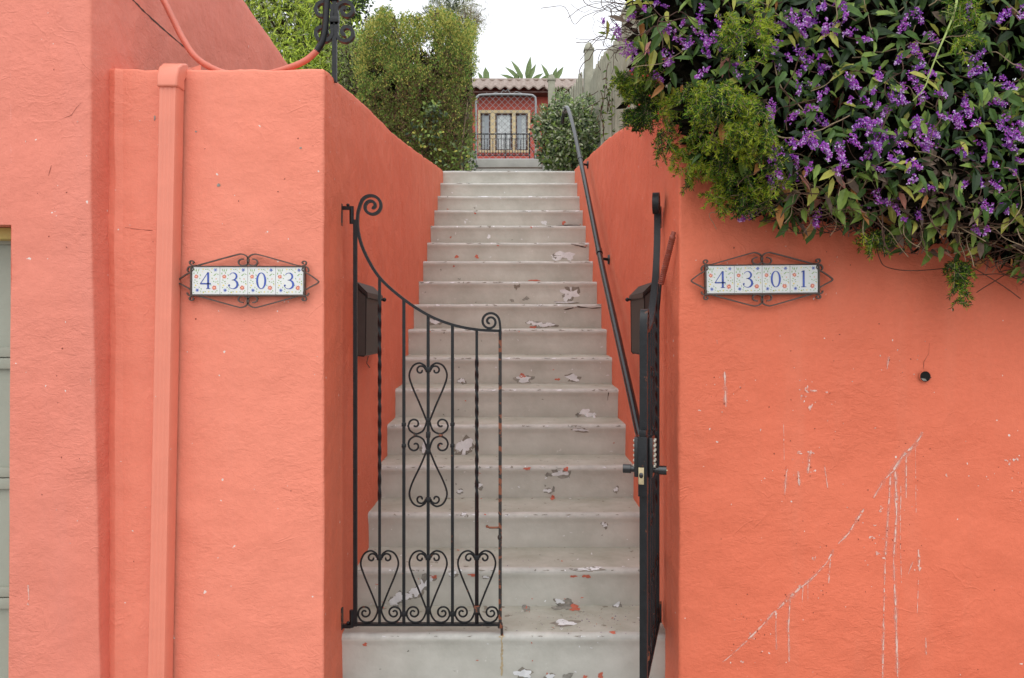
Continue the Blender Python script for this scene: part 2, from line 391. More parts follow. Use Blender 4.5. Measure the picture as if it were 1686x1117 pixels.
def streak(mb, bvh, pts, w0, M_, off=.0012, jit=.6):
    """thin ragged line of paint or crack along photo points"""
    seg = []
    for (a, b) in zip(pts[:-1], pts[1:]):
        n = max(1, int(math.hypot(b[0] - a[0], b[1] - a[1]) / 6))
        seg += [(lerp(a[0], b[0], i / n), lerp(a[1], b[1], i / n)) for i in range(n)]
    seg.append(pts[-1]); o = Vector((0, 0, ZC)); L_, R_ = [], []
    for i, p in enumerate(seg):
        q = seg[min(i + 1, len(seg) - 1)]; q0 = seg[max(i - 1, 0)]; tx, ty = q[0] - q0[0], q[1] - q0[1]; l = math.hypot(tx, ty) or 1
        nx_, ny_ = -ty / l, tx / l; ww = w0 * (1 + jit * (random.random() - .5) * 2) * (.4 if i in (0, len(seg) - 1) else 1) / 2
        jx = random.uniform(-1, 1) * jit * w0 * .35
        for lst, s_ in ((L_, 1), (R_, -1)):
            x, y = p[0] + nx_ * (ww * s_ + jx), p[1] + ny_ * (ww * s_ + jx)
            d = (P(x, y, 1) - o).normalized(); h, n_, _, _ = bvh.ray_cast(o, d)
            if h is None: return
            if n_.dot(d) > 0: n_ = -n_
            lst.append(h + n_ * off)
    k = len(seg); mb.add(L_ + R_, [(i, i + 1, k + i + 1, k + i) for i in range(k - 1)], M_)
def bvh_of(mb): return BVHTree.FromPolygons([Vector(v) for v in mb.v], mb.f)

# left stair wall with its pier
def topL(x, y): return interp(y, [(2.9, 2.40), (3.85, 2.515), (4.65, 2.59), (5.5, 2.70), (6.5, 2.84), (7.6, 2.99), (8.1, 3.05)])
m = MB()
pth = dens([(-1.49, 2.9), (XL - .012, 2.9)], .025) + [Vector(p) for p in rcorner((-1.49, 2.9), (XL, 2.9), (XL, 3.1))[1:]] + dens([(XL, 2.915), (XL, 3.6)], .025)[1:] + dens([(XL, 3.6), (XL, 7.93)], .05)[1:]
def warpL(q):   # old trowel ridge near the house corner
    if q.y < 2.95 and q.x < -1.40:
        t = (q.x + 1.47) / .018; q = q + Vector((0, -.010 * math.exp(-t * t) * (1 + .8 * nz(q, 5, 3)), 0))
        q = q + Vector((0, -.012 * max(0, nz(q, 11, 9)) * (1 if 1.6 < q.z < 2.3 else .3), 0))
    return q
sweep(m, pth, topL, -.1, .22, W_PEACH, warp=warpL, seed=1, matf=lambda p: W_ORANGE if p.y > 2.905 else W_PEACH)  # inner face in deeper orange, the passage's warm shade put into its colour
bvL = bvh_of(m)
for (x, y, rx, ry) in [(360, 305, 2.6, 3.4), (495, 244, 2, 1.6), (323, 217, 1.6, 1.6), (255, 195, 1.5, 4), (690, 330, 1.6, 1.6)]:
    decal(m, bvL, blob(x, y, rx, ry, 8), CHIPG)
for i in range(26):   # dried spatter and pinholes
    decal(m, bvL, blob(random.uniform(190, 525), random.uniform(140, 1100), random.uniform(.6, 1.3), random.uniform(.6, 1.4), 6), random.choice([CRACKR, CRACKR, DRIP]))
streak(m, bvL, [(206, 375), (228, 378), (252, 380)], .9, CRACKR)
m.build('stair_wall', label='coral stucco pier and sloping stair wall left of the steps, beside the drainpipe', cat='wall')

# right stair wall with its front face
def topR(x, y): return interp(y, [(2.9, 2.32), (3.18, 2.35), (4.42, 2.578), (5.21, 2.70), (7.0, 2.93), (8.1, 3.07)])
m = MB()
path = dens([(XR, 8.0), (XR, 3.8)], .05) + dens([(XR, 3.8), (XR, 3.22)], .025)[1:] + [Vector((XR - .006, 3.205)), Vector((XR - .014, 3.18))] + dens([(XR - .014, 3.18), (XR - .014, 2.922)], .025)[1:]
path += [Vector(p) for p in rcorner((XR - .014, 3.1), (XR - .014, 2.91), (1, 2.91))[1:]] + dens([(XR, 2.91), (2.6, 2.91)], .025)[1:] + dens([(2.6, 2.91), (9, 2.91)], .2)[1:]
sweep(m, path, topR, -.1, .22, W_ORANGE, seed=4)
bvR = bvh_of(m)
def S(pts, w_=1.6):
    n = len(pts)
    if n > 1 and w_ > .95:
        for q in range(2): streak(m, bvR, [(x + random.uniform(-1, 1), y) for x, y in pts], w_ * (1.7 + 1.3 * q), SMEAR, .0008 + .0001 * q, .5)
    for i in range(n - 1):      # broken into ragged lengths
        a, b = pts[i], pts[i + 1]; L_ = math.hypot(b[0] - a[0], b[1] - a[1]); t = 0
        while t < 1:
            e = min(1, t + random.uniform(18, 60) / L_)
            streak(m, bvR, [(lerp(a[0], b[0], t), lerp(a[1], b[1], t)), (lerp(a[0], b[0], e), lerp(a[1], b[1], e))], w_ * random.uniform(.7, 1.35), DRIP)
            t = e + random.choice([0, 0, 0, 0, random.uniform(1, 5)]) / L_
S([(1520, 712), (1508, 730), (1485, 752), (1468, 778), (1456, 790)], 2.6); S([(1456, 790), (1438, 820)], 2.2)
S([(1423, 838), (1408, 860), (1396, 880), (1380, 895)], 2.4); S([(1372, 905), (1362, 925), (1340, 950), (1322, 965)], 2.2)
S([(1318, 966), (1300, 984), (1280, 1003)], 2.8); S([(1275, 1006), (1255, 1030), (1232, 1052)], 2); S([(1230, 1055), (1205, 1078), (1190, 1090)], 1.2)
S([(1466, 782), (1462, 850), (1457, 930), (1455, 1010), (1453, 1117)], 1.7); S([(1474, 775), (1476, 850), (1471, 920), (1475, 1010), (1478, 1117)], 2.1)
S([(1492, 752), (1492, 820)], 1.1); S([(1507, 735), (1508, 845)], .8); S([(1483, 800), (1482, 880), (1484, 960)], .9); S([(1301, 985), (1298, 1030), (1299, 1090)], 1.3)
S([(1278, 1005), (1277, 1040), (1279, 1070)], 1.1); S([(1367, 920), (1364, 960)], 1.1); S([(1322, 965), (1320, 1000)], .9); S([(1330, 960), (1330, 990)], .8)
S([(1193, 612), (1194, 640), (1195, 670)], 2.0); S([(1290, 698), (1291, 760)], .8); S([(1334, 745), (1330, 780)], 2); S([(1314, 776), (1316, 800)], 2.4)
S([(1295, 775), (1292, 815)], 1.4); S([(1357, 765), (1363, 805)], 1); S([(1512, 905), (1514, 940)], 2.6); S([(1503, 925), (1495, 945)], 1); S([(1464, 587), (1460, 608)], 1.6)
S([(1512, 950), (1510, 1010)], .8); S([(1524, 1050), (1525, 1078)], 1.4); S([(1120 + 60, 560), (1181, 566)], 1.2)
for (x, y, rx, ry) in [(1334, 745, 6, 3), (1316, 746, 6, 2.5), (1294, 772, 4, 4), (1336, 644, 8, 3), (1328, 640, 3, 6), (1323, 652, 5, 3), (1334, 671, 4, 5), (1450, 838, 4, 5), (1440, 865, 3, 2), (1436, 885, 5, 3), (1445, 912, 6, 3), (1455, 918, 4, 2),
                       (1318, 966, 4, 5), (1277, 1010, 3, 4), (1670, 757, 3, 3), (1662, 764, 3, 3), (1655, 758, 2, 2), (1558, 783, 2, 3), (1440, 705, 4, 1), (1222, 1090, 3, 3), (1513, 935, 3, 6), (1361, 646, 2, 2), (1396, 836, 2, 2), (1252, 708, 1, 3), (1675, 756, 2, 3), (1388, 697, 1.4, 1.4), (1340, 920, 3, 6)]:
    decal(m, bvR, blob(x, y, rx * .8, ry * .8, 10, .9), DRIP)
for i in range(150):
    bx_, by_ = random.choice([(1440, 880), (1340, 980), (1300, 770), (1345, 660), (1450, 900), (1240, 1040), (1655, 765), (1190, 650), (1200, 440), (1350, 440), (1500, 600)])
    decal(m, bvR, blob(random.gauss(bx_, 24), random.gauss(by_, 24), random.uniform(.5, 1.2), random.uniform(.5, 1.6), 6), random.choice([DRIP, DRIP, CRACKR]))
for i in range(60):
    decal(m, bvR, blob(random.uniform(1135, 1680), random.uniform(520, 1110), random.uniform(.5, 1.2), random.uniform(.5, 1.2), 6), random.choice([CRACKR, CRACKR, DRIP]))
streak(m, bvR, [(1530, 565), (1529, 582), (1521, 596), (1520, 608)], .6, CRACKR)
wr = m.build('stair_wall', label='orange stucco wall right of the steps with white paint drips, under the purple vine', cat='wall')
m = MB(); c = P(1522, 620, 2.905)     # weep hole: a flat black disc paints the dark of its inside
for (r0, r1, y0, y1, M_) in ((.0208, .0195, -.0045, -.0065, W_ORANGE), (.0195, .0185, -.007, -.004, CRACK)):
    n = 20; vs = [(c.x + r * math.cos(2 * math.pi * k / n), c.y + y, c.z + r * math.sin(2 * math.pi * k / n)) for (r, y) in ((r0, y0), (r1, y1)) for k in range(n)]
    m.add(vs, [(k, (k + 1) % n, n + (k + 1) % n, n + k) for k in range(n)], M_)
n = 20; m.add([(c.x + .0187 * math.cos(2 * math.pi * k / n), c.y - .0045, c.z + .0187 * math.sin(2 * math.pi * k / n)) for k in range(n)], [tuple(range(n))], mat('hole_painted_dark', (.006, .005, .004), 1))
m.add(*[[(c.x + a, c.y - .0055, c.z + b) for a, b in ((-.016, -.006), (-.008, -.016), (.006, -.0165), (.002, -.009))], [(0, 1, 2, 3)]], CHIPG)
m.build('weep_hole', parent=wr)

# ---------------------------------------------------------------- staircase
st = empty('staircase', (0, Y0, 0), label='long flight of worn taupe painted concrete steps between the two orange walls', cat='stairs')
steps = []
NS = 17
for k in range(NS):
    yk = Y0 + TR * k; zk = Z0 + RI * k; zb = zk - RI
    yn = yk + TR + .012 if k < NS - 1 else 9.45
    sm = MB(); xs = list(np.linspace(XL - .012, XR + .012, 44)); sd_ = k
    prof = [(.020, -RI - (.004 if k else .05), 0), (.014, -RI * .9, 0), (.0125, -RI * .6, 0), (.010, -RI * .3, 0), (.006, -.040, 0), (.002, -.028, 0), (0, -.020, 0), (.002, -.012, 1), (.007, -.005, 1), (.015, -.001, 1), (.028, .0, 2)]
    for t in (.25, .5, .75, .92): prof.append((.028 + (yn - yk - .028) * t, .004 * t, 2))
    prof.append((yn - yk + .02, .010, 2))
    vs = []
    for (dy, dz_, mk) in prof:
        for x in xs:
            q = (x, yk + dy, zk + dz_)
            a = .0018 * nz(q, 6, sd_) + .0012 * nz(q, 22, sd_)
            e = (.0035 * nz(q, 4, sd_ + 3)) + (.003 * nz(q, 30, sd_) if mk == 1 else 0)
            if k == 0 and x > .5: pass
            vs.append((x, yk + dy + a * 1.3, zk + dz_ + e * (1 if mk else .0) + a * (mk == 2)))
    nx = len(xs)
    for j in range(len(prof) - 1):
        M_ = STEP if prof[j + 1][2] == 0 or (prof[j][2] == 0) else (WORN if prof[j][2] == 1 else TREAD)
        fs = [(j * nx + i, j * nx + i + 1, (j + 1) * nx + i + 1, (j + 1) * nx + i) for i in range(nx - 1)]
        kk = len(sm.v)
        sm.add(vs[j * nx:(j + 2) * nx], [(i, i + 1, nx + i + 1, nx + i) for i in range(nx - 1)], M_)
    # weld rows
    bm = bmesh.new(); vv = [bm.verts.new(v) for v in vs]
    ml = [STEP, WORN, TREAD]
    for j in range(len(prof) - 1):
        mi = 0 if prof[j][2] == 0 and prof[j + 1][2] == 0 else (2 if prof[j][2] == 2 else 1)
        for i in range(nx - 1):
            f = bm.faces.new((vv[j * nx + i], vv[j * nx + i + 1], vv[(j + 1) * nx + i + 1], vv[(j + 1) * nx + i])); f.material_index = mi
    bm.verts.index_update()
    s2 = MB(); s2.mats = ml; s2.v = [tuple(v.co) for v in bm.verts]; s2.f = [tuple(v.index for v in f.verts) for f in bm.faces]; s2.m = [f.material_index for f in bm.faces]; bm.free()
    steps.append(s2)
allv, allf, own = [], [], []
for i, s2 in enumerate(steps):
    b = len(allv); allv += [Vector(v) for v in s2.v]; allf += [tuple(q + b for q in f) for f in s2.f]; own += [i] * len(s2.f)
bvS = BVHTree.FromPolygons(allv, allf)
def owner(x, y):
    o = Vector((0, 0, ZC)); h = bvS.ray_cast(o, (P(x, y, 1) - o).normalized())
    return own[h[2]] if h[0] is not None else None
STEPD = mat('stained_step_paint', (.22, .20, .165), .8, .2, 20)
def chip(x, y, rx, ry, M_, jag=.5, rot=0, off=.0014, n=14):
    k = owner(x, y)
    if k is not None:
        if M_ is CHIPW and rx * ry > 9: decal(steps[k], bvS, blob(x + .8, y + .8, rx * 1.12 + 1, ry * 1.12 + .8, n, jag, rot), random.choice([CHIPG, STEPD]), off * .6)
        decal(steps[k], bvS, blob(x, y, rx, ry, n, jag, rot), M_, off)
WC, GC, RC = CHIPW, CHIPG, CHIPR
for (x, y, rx, ry, M_) in [(764, 735, 12, 13, WC), (940, 481, 12, 8, WC), (934, 490, 7, 5, WC), (925, 421, 17, 7, WC), (918, 423, 9, 4, GC), (938, 424, 5, 5, WC), (930, 430, 20, 1.6, WC), (896, 367, 4, 4, WC), (928, 367, 3, 3, RC),
    (925, 779, 12, 6, WC), (932, 773, 5, 3, RC), (903, 782, 5, 4, GC), (868, 772, 5, 2.5, RC), (902, 808, 6, 3, WC), (911, 806, 3, 4, GC), (910, 820, 4, 3.6, RC), (866, 492, 5, 3, GC), (843, 495, 4, 2, GC), (930, 498, 14, 1.5, WC),
    (873, 531, 5, 3, WC), (886, 534, 8, 3.5, WC), (902, 535, 11, 3, WC), (878, 539, 5, 2, RC), (965, 680, 10, 6, WC), (953, 683, 5, 4, GC), (978, 684, 4, 4, WC), (943, 622, 10, 5, WC), (862, 624, 12, 5, WC), (860, 619, 6, 3, RC), (918, 625, 4, 2, RC),
    (930, 997, 18, 8, GC), (945, 1001, 10, 5, RC), (921, 991, 8, 4, WC), (866, 1002, 6, 6, GC), (866, 1003, 3, 4, RC), (930, 1026, 17, 4, WC), (925, 1025, 8, 2.5, GC), (972, 937, 18, 3, WC), (975, 937, 12, 3, GC), (944, 938, 6, 2, GC), (966, 949, 6, 3, RC), (944, 949, 5, 2, RC),
    (970, 909, 4, 5, WC), (995, 864, 4, 4, WC), (1014, 806, 3, 4, WC), (1016, 996, 5, 4, WC), (862, 1109, 12, 7, WC), (905, 1114, 6, 5, WC), (935, 1113, 10, 4, GC), (989, 1113, 5, 5, RC), (963, 1115, 4, 3, RC), (716, 530, 8, 4, WC),
    (700, 738, 6, 9, WC), (787, 800, 5, 5, WC), (757, 809, 4, 3, WC), (1009, 1042, 6, 2, RC), (780, 947, 9, 2, RC), (745, 945, 6, 4, WC), (800, 950, 5, 2, WC), (764, 847, 4, 3, WC), (601, 1061, 4, 2.5, RC), (850, 470, 3, 5, WC), (834, 467, 2, 4, WC), (785, 423, 3, 3, RC), (805, 390, 3, 3, WC),
    (752, 423, 4, 2, RC), (742, 391, 1.5, 1.5, RC), (820, 322, 5, 1.5, RC), (808, 348, 8, 1.6, RC), (775, 400, 8, 1.6, RC), (766, 366, 2, 2, WC), (880, 462, 8, 1.4, RC), (860, 430, 12, 1.5, WC), (838, 544, 5, 2, RC), (955, 708, 12, 2, WC), (735, 640, 14, 2, WC), (760, 627, 5, 4, WC)]:
    chip(x, y, rx, ry, M_)
for (x, y, rx, ry, a) in [(655, 985, 11, 8, 0), (672, 982, 8, 4, 0), (684, 974, 12, 6, -.6), (697, 962, 13, 8, -.8), (706, 952, 8, 5, -.4), (650, 994, 5, 5, 0)]: chip(x, y, rx, ry, WC, .6, a)
chip(713, 950, 6, 3, RC)
RUST = mat('rust_stain', (.42, .33, .20), .7, .2, 40)
for y_ in range(1050, 1112, 5): chip(826 + random.uniform(-1, 1), y_, random.uniform(1.0, 2.2), 4, RUST, .5, 0, .0009, 8)
chip(826, 1048, 5, 2, RUST)
for i in range(190):  # small nicks
    chip(random.uniform(600, 1060), random.uniform(300, 1110), random.uniform(.7, 2.2), random.uniform(.6, 1.5), random.choice([WC, WC, GC, RC]), .8, 0, .0012, 7)
for k in range(NS):                 # worn nicks along the step edges, grime lines where riser meets tread
    for i in range(16):
        x = random.uniform(XL, XR); y_ = Y0 + TR * k + .002; z_ = Z0 + RI * k - .008
        px, py = CX + x * F / y_, HY - (z_ - ZC) * F / y_
        chip(px, py, random.uniform(1, 5), random.uniform(.5, 1.5), random.choice([GC, STEPD, WC, STEPD]), .8, 0, .0012, 8)
for pts in ([(905, 374), (930, 371), (955, 372)], [(928, 511), (950, 505), (975, 508), (990, 507)], [(1000, 660), (1003, 640)], [(940, 402), (965, 408)], [(672, 462 + 8), (700, 463)]):
    k = owner(*pts[0])
    if k is not None: streak(steps[k], bvS, pts, 1.6, CRACK, .001)
for k, s2 in enumerate(steps): 
    o = s2.build('step', parent=st, origin=(0, Y0, 0))
# upper flight to the garden gate
for i, (yk, zk) in enumerate([(9.35, 3.21), (9.8, 3.40), (10.6, 3.594), (11.0, 3.811)]):
    x0, x1 = -.50, .42; s2 = MB()
    s2.bx(x0, x1, yk, (9.9, 10.7, 11.1, 12.6)[i], zk - .35, zk, CONC, .012)
    s2.build('step', parent=st, origin=(0, Y0, 0))
m = MB(); m.bx(-.72, -.505, 10.5, 11.3, 3.1, 3.80, CONC, .01); m.build('side_kerb', parent=st, origin=(0, Y0, 0)); m = MB(); m.bx(.425, .60, 10.4, 11.3, 3.1, 3.76, CONC, .01)
m.build('side_kerb', parent=st, origin=(0, Y0, 0))
m = MB()   # fallen petals and crumbs lying on the treads
for i in range(230):
    x, y = (random.gauss(975, 70), random.gauss(1022, 9)) if i < 110 else (random.uniform(600, 1045), random.choice([random.uniform(1013, 1040), random.uniform(915, 940), random.uniform(830, 848), random.uniform(755, 766)]))
    o = Vector((0, 0, ZC)); h, n_, _, _ = bvS.ray_cast(o, (P(x, y, 1) - o).normalized())
    if h is None or n_.z < .5: continue
    r = random.uniform(.0014, .0042); a = random.random() * 6
    m.add([h + Vector((math.cos(a + q) * r * f_, math.sin(a + q) * r * f_, .0012 + .002 * random.random())) for q, f_ in ((0, 1), (1.6, .6), (3.1, 1), (4.7, .6))], [(0, 1, 2, 3)], random.choice([PETAL, PETAL, BARK, CHIPR]))
m.build('fallen_petals', label='purple petals and crumbs scattered over the lower treads', cat='petals', kind='stuff')

# ---------------------------------------------------------------- neighbouring house with garage
hs_ = empty('garage_house', (-1.6, 2.8, 0), label='faded pink stucco house at the left edge with a sage garage door', cat='house')
def wp(q):
    if q.y < 2.9: q = Vector((q.x, 2.9 - (2.9 - q.y) * (1 - .5 * max(0, 1 - q.z / 1.9)), q.z))
    if q.y < 3.11 and q.x < -1.6 and q.z < 1.85: q = Vector((q.x - .05 * max(0, 1 - q.z / 1.85) * min(1, (-1.6 - q.x) / .17), q.y, q.z))
    return q
m = MB(); XH = -1.488
path = dens([(-1.772, 2.77), (XH - .012, 2.77)], .025) + [Vector(p) for p in rcorner((-1.7, 2.77), (XH, 2.77), (XH, 3))[1:]] + dens([(XH, 2.785), (XH, 3.6)], .03)[1:] + dens([(XH, 3.6), (XH, 9)], .1)[1:]
def topH(x, y): return interp(y, [(2.7, 3.27), (4.39, 3.26), (5.3, 3.19), (9, 3.05)])
sweep(m, path, topH, -.1, .25, W_PINK, warp=wp, seed=8)
sweep(m, dens([(-4.5, 2.77), (-1.772, 2.77)], .04), lambda x, y: 3.27, 1.806, .25, W_PINK, warp=wp, seed=8)
zj = list(np.linspace(-.1, 1.806, 20)); m.add([wp(Vector((-1.772, y, z))) for z in zj for y in (2.77, 2.895, 3.1)], [(j * 3 + i, j * 3 + i + 1, j * 3 + i + 4, j * 3 + i + 3) for j in range(19) for i in range(2)], W_PINK); m.bx(-4.5, -1.77, 2.776, 3.1, 1.808, 1.86, W_PINK)
m.bx(-6.5, -4.5, 2.77, 3.1, -.1, 3.27, W_PINK)
bvH = bvh_of(m)
streak(m, bvH, [(213, -6), (240, 22), (268, 48), (300, 75), (318, 90), (340, 103)], 2.0, CRACK, .001, .5)
for q in ([(134, 170), (126, 178), (118, 190), (98, 198)], [(85, 272), (80, 290)]): streak(m, bvH, q, .55, CRACKR)
for i in range(22): decal(m, bvH, blob(random.uniform(24, 148), random.uniform(10, 1110), random.uniform(.6, 1.2), random.uniform(.6, 1.6), 6), random.choice([CRACKR, DRIP]))
for q in ([(46, 960), (48, 985), (44, 1000)], [(149, 618), (150, 634)]): streak(m, bvH, q, 1.6, DRIP)
m.build('wall', parent=hs_, origin=(-1.6, 2.8, 0))
m = MB(); m.bx(-4.5, -1.7705, 2.86, 2.95, 1.765, 1.807, YTRIM, .004); m.bx(-1.80, -1.7735, 2.90, 2.95, 0, 1.765, SAGE, .003)
m.build('door_frame', parent=hs_, origin=(-1.6, 2.8, 0))
m = MB(); gx1 = -1.801; m.bx(-4.4, gx1, 2.935, 2.97, .0, 1.764, SAGE)
zs = [(540 - q) * 2.92 / F + ZC for q in (385, 590, 788, 985, 1190)]
for a, b in zip(zs[:-1], zs[1:]):
    m.bx(-4.4, gx1, 2.918, 2.9345, a - .04, a, SAGE, .003); m.bx(-4.4, gx1, 2.918, 2.9345, b + .004, b + .04, SAGE, .003)
    for i in range(7):
        xx = gx1 - .0 - i * .42; m.bx(xx - .05, xx, 2.9185, 2.9345, b + .04, a - .04, SAGE, .003)
m.build('garage_door', parent=hs_, origin=(-1.6, 2.8, 0))

# drainpipe
dp = empty('drainpipe', (-1.25, 2.85, 0), label='coral painted rectangular drainpipe running down the front of the left pier', cat='drainpipe')
m = MB()
def dpx(z): return lerp(-1.288, -1.242, max(0, min(1, z / 2.38)))
vs = []; zs = list(np.linspace(-.02, 2.335, 12)); prof = [(-.043, .060), (-.043, .010), (-.036, .0), (-.022, .0), (-.020, .0012), (-.016, .0012), (-.014, 0), (-.004, 0), (-.002, .0012), (.002, .0012), (.004, 0), (.014, 0), (.016, .0012), (.020, .0012), (.022, 0), (.036, 0), (.043, .010), (.043, .060)]
for z in zs:
    for (dx, dy) in prof: vs.append((dpx(z) + dx * .80, 2.828 + dy, z))
n = len(prof); m.add(vs, [(j * n + i, j * n + i + 1, (j + 1) * n + i + 1, (j + 1) * n + i) for j in range(len(zs) - 1) for i in range(n - 1)], METALRED)
m.build('pipe', parent=dp, origin=(-1.25, 2.85, 0))
m = MB(); vs = []; x0 = dpx(2.36)
path = [(2.853, 2.31), (2.853, 2.345), (2.861, 2.366), (2.882, 2.384), (2.92, 2.400), (3.02, 2.425), (3.35, 2.43)]
m.tube([(x0, y, z) for y, z in path], [(.0375, .034), (.0375, .034), (.0375, .032), (.0375, .028), (.0375, .024), (.0375, .02), (.0375, .02)], METALRED, sq=True, flat=(0, 1, .2))
ob = m.build('elbow', parent=dp, origin=(-1.25, 2.85, 0))
bv = ob.modifiers.new('b', 'BEVEL'); bv.width = .007; bv.segments = 3
# conduit over the pier
def smooth(pts, n=6):
    pts = [Vector(p) for p in pts]; out = []
    for i in range(len(pts) - 1):
        p0 = pts[max(i - 1, 0)]; p1 = pts[i]; p2 = pts[i + 1]; p3 = pts[min(i + 2, len(pts) - 1)]
        for j in range(n):
            t = j / n
            out.append(.5 * ((2 * p1) + (p2 - p0) * t + (2 * p0 - 5 * p1 + 4 * p2 - p3) * t * t + (3 * p1 - p0 - 3 * p2 + p3) * t ** 3))
    return out + [pts[-1]]
cp = empty('conduit', (-1.2, 3.1, 2.4), label='curved red painted conduit looping over the left pier up to the iron lamp scroll', cat='pipe')
m = MB(); pts = smooth([P(232, -70, 3.18), P(265, -8, 3.18), P(284, 30, 3.16), P(300, 62, 3.14), P(320, 92, 3.12), P(348, 112, 3.10), P(385, 124, 3.08), P(430, 124, 3.06), P(475, 112, 3.05), P(503, 100, 3.05), P(522, 84, 3.05)], 6)
m.tube(pts, .0125, CONDRED, 10); m.build('painted_pipe', parent=cp, origin=(-1.2, 3.1, 2.4))
m = MB(); m.tube(smooth([P(521, 85, 3.05), P(530, 70, 3.05), P(535, 48, 3.05), P(537, 20, 3.05), P(540, -40, 3.05), P(542, -150, 3.05)], 6), .0128, IRON, 10); m.build('bare_pipe', parent=cp, origin=(-1.2, 3.1, 2.4))

# ---------------------------------------------------------------- ironwork
def spiral(cx, cy, r0, r1, a0, a1, n=26):
    """spiral in photo-plane units: angle in degrees, 0 = right, 90 = up"""
    out = []
    for i in range(n + 1):
        t = i / n; a = math.radians(lerp(a0, a1, t)); r = lerp(r0, r1, t ** .8)
        out.append((cx + r * math.cos(a), cy - r * math.sin(a)))
    return out
def crv(pts, n=5):
    return [(v.x, v.y) for v in smooth([(p[0], p[1], 0) for p in pts], n)]

# iron arch with scrolls over the stair
ar = empty('iron_arch', P(551, 128, 3.06), label='black wrought iron post with curled scrolls standing on the left pier', cat='ironwork')
O_ = P(551, 128, 3.06); YA = 3.06
m = MB(); m.tube([P(551, 136, YA), P(551, -260, YA)], .0085, IRON, sq=True, n=4); m.build('post', parent=ar, origin=O_)
for sx in (1, -1):
    for (cy, flip) in ((18, 1), (55, -1)):
        m = MB()
        pts = spiral(551 + sx * 15 * 1.0, cy, 5, 16, 0, 330 if 1 else 0)
        pts = [(x, y) for x, y in spiral(570, cy, 3.5, 16.5, -260, 210)]
        pts = [(551 + sx * (x - 551), cy + flip * (y - cy)) for x, y in pts]
        pts.append((551 + sx * 3, cy + flip * 24))
        m.tube([P(x, y, YA) for x, y in pts], [(.0066, .011)] * len(pts), IRON, sq=True, flat=(0, 1, 0)); m.build('scroll', parent=ar, origin=O_)
for y in (34, -2): m = MB(); m.box(P(551, y, YA), (.035, .03, .022), IRON, .004); m.build('collar', parent=ar, origin=O_)
m = MB(); arc = [P(551, -260, YA)] + [Vector((-.03 + .66 * math.cos(a), YA, 3.30 + .30 * math.sin(a))) for a in np.linspace(math.pi, 0, 24)] + [Vector((.68, YA, 2.3))]
m.tube(arc, .0085, IRON, sq=True); 
for sx in (1, -1):
    m.tube([P(822 + sx * (x - 822), y, YA) for x, y in [(822, -190)] + crv([(824, -120), (826, -40), (830, -8)]) + spiral(833, -8, 6, 1.5, 180, 420, 12)], .005, IRON, 6)
m.build('arch_bar', parent=ar, origin=O_)

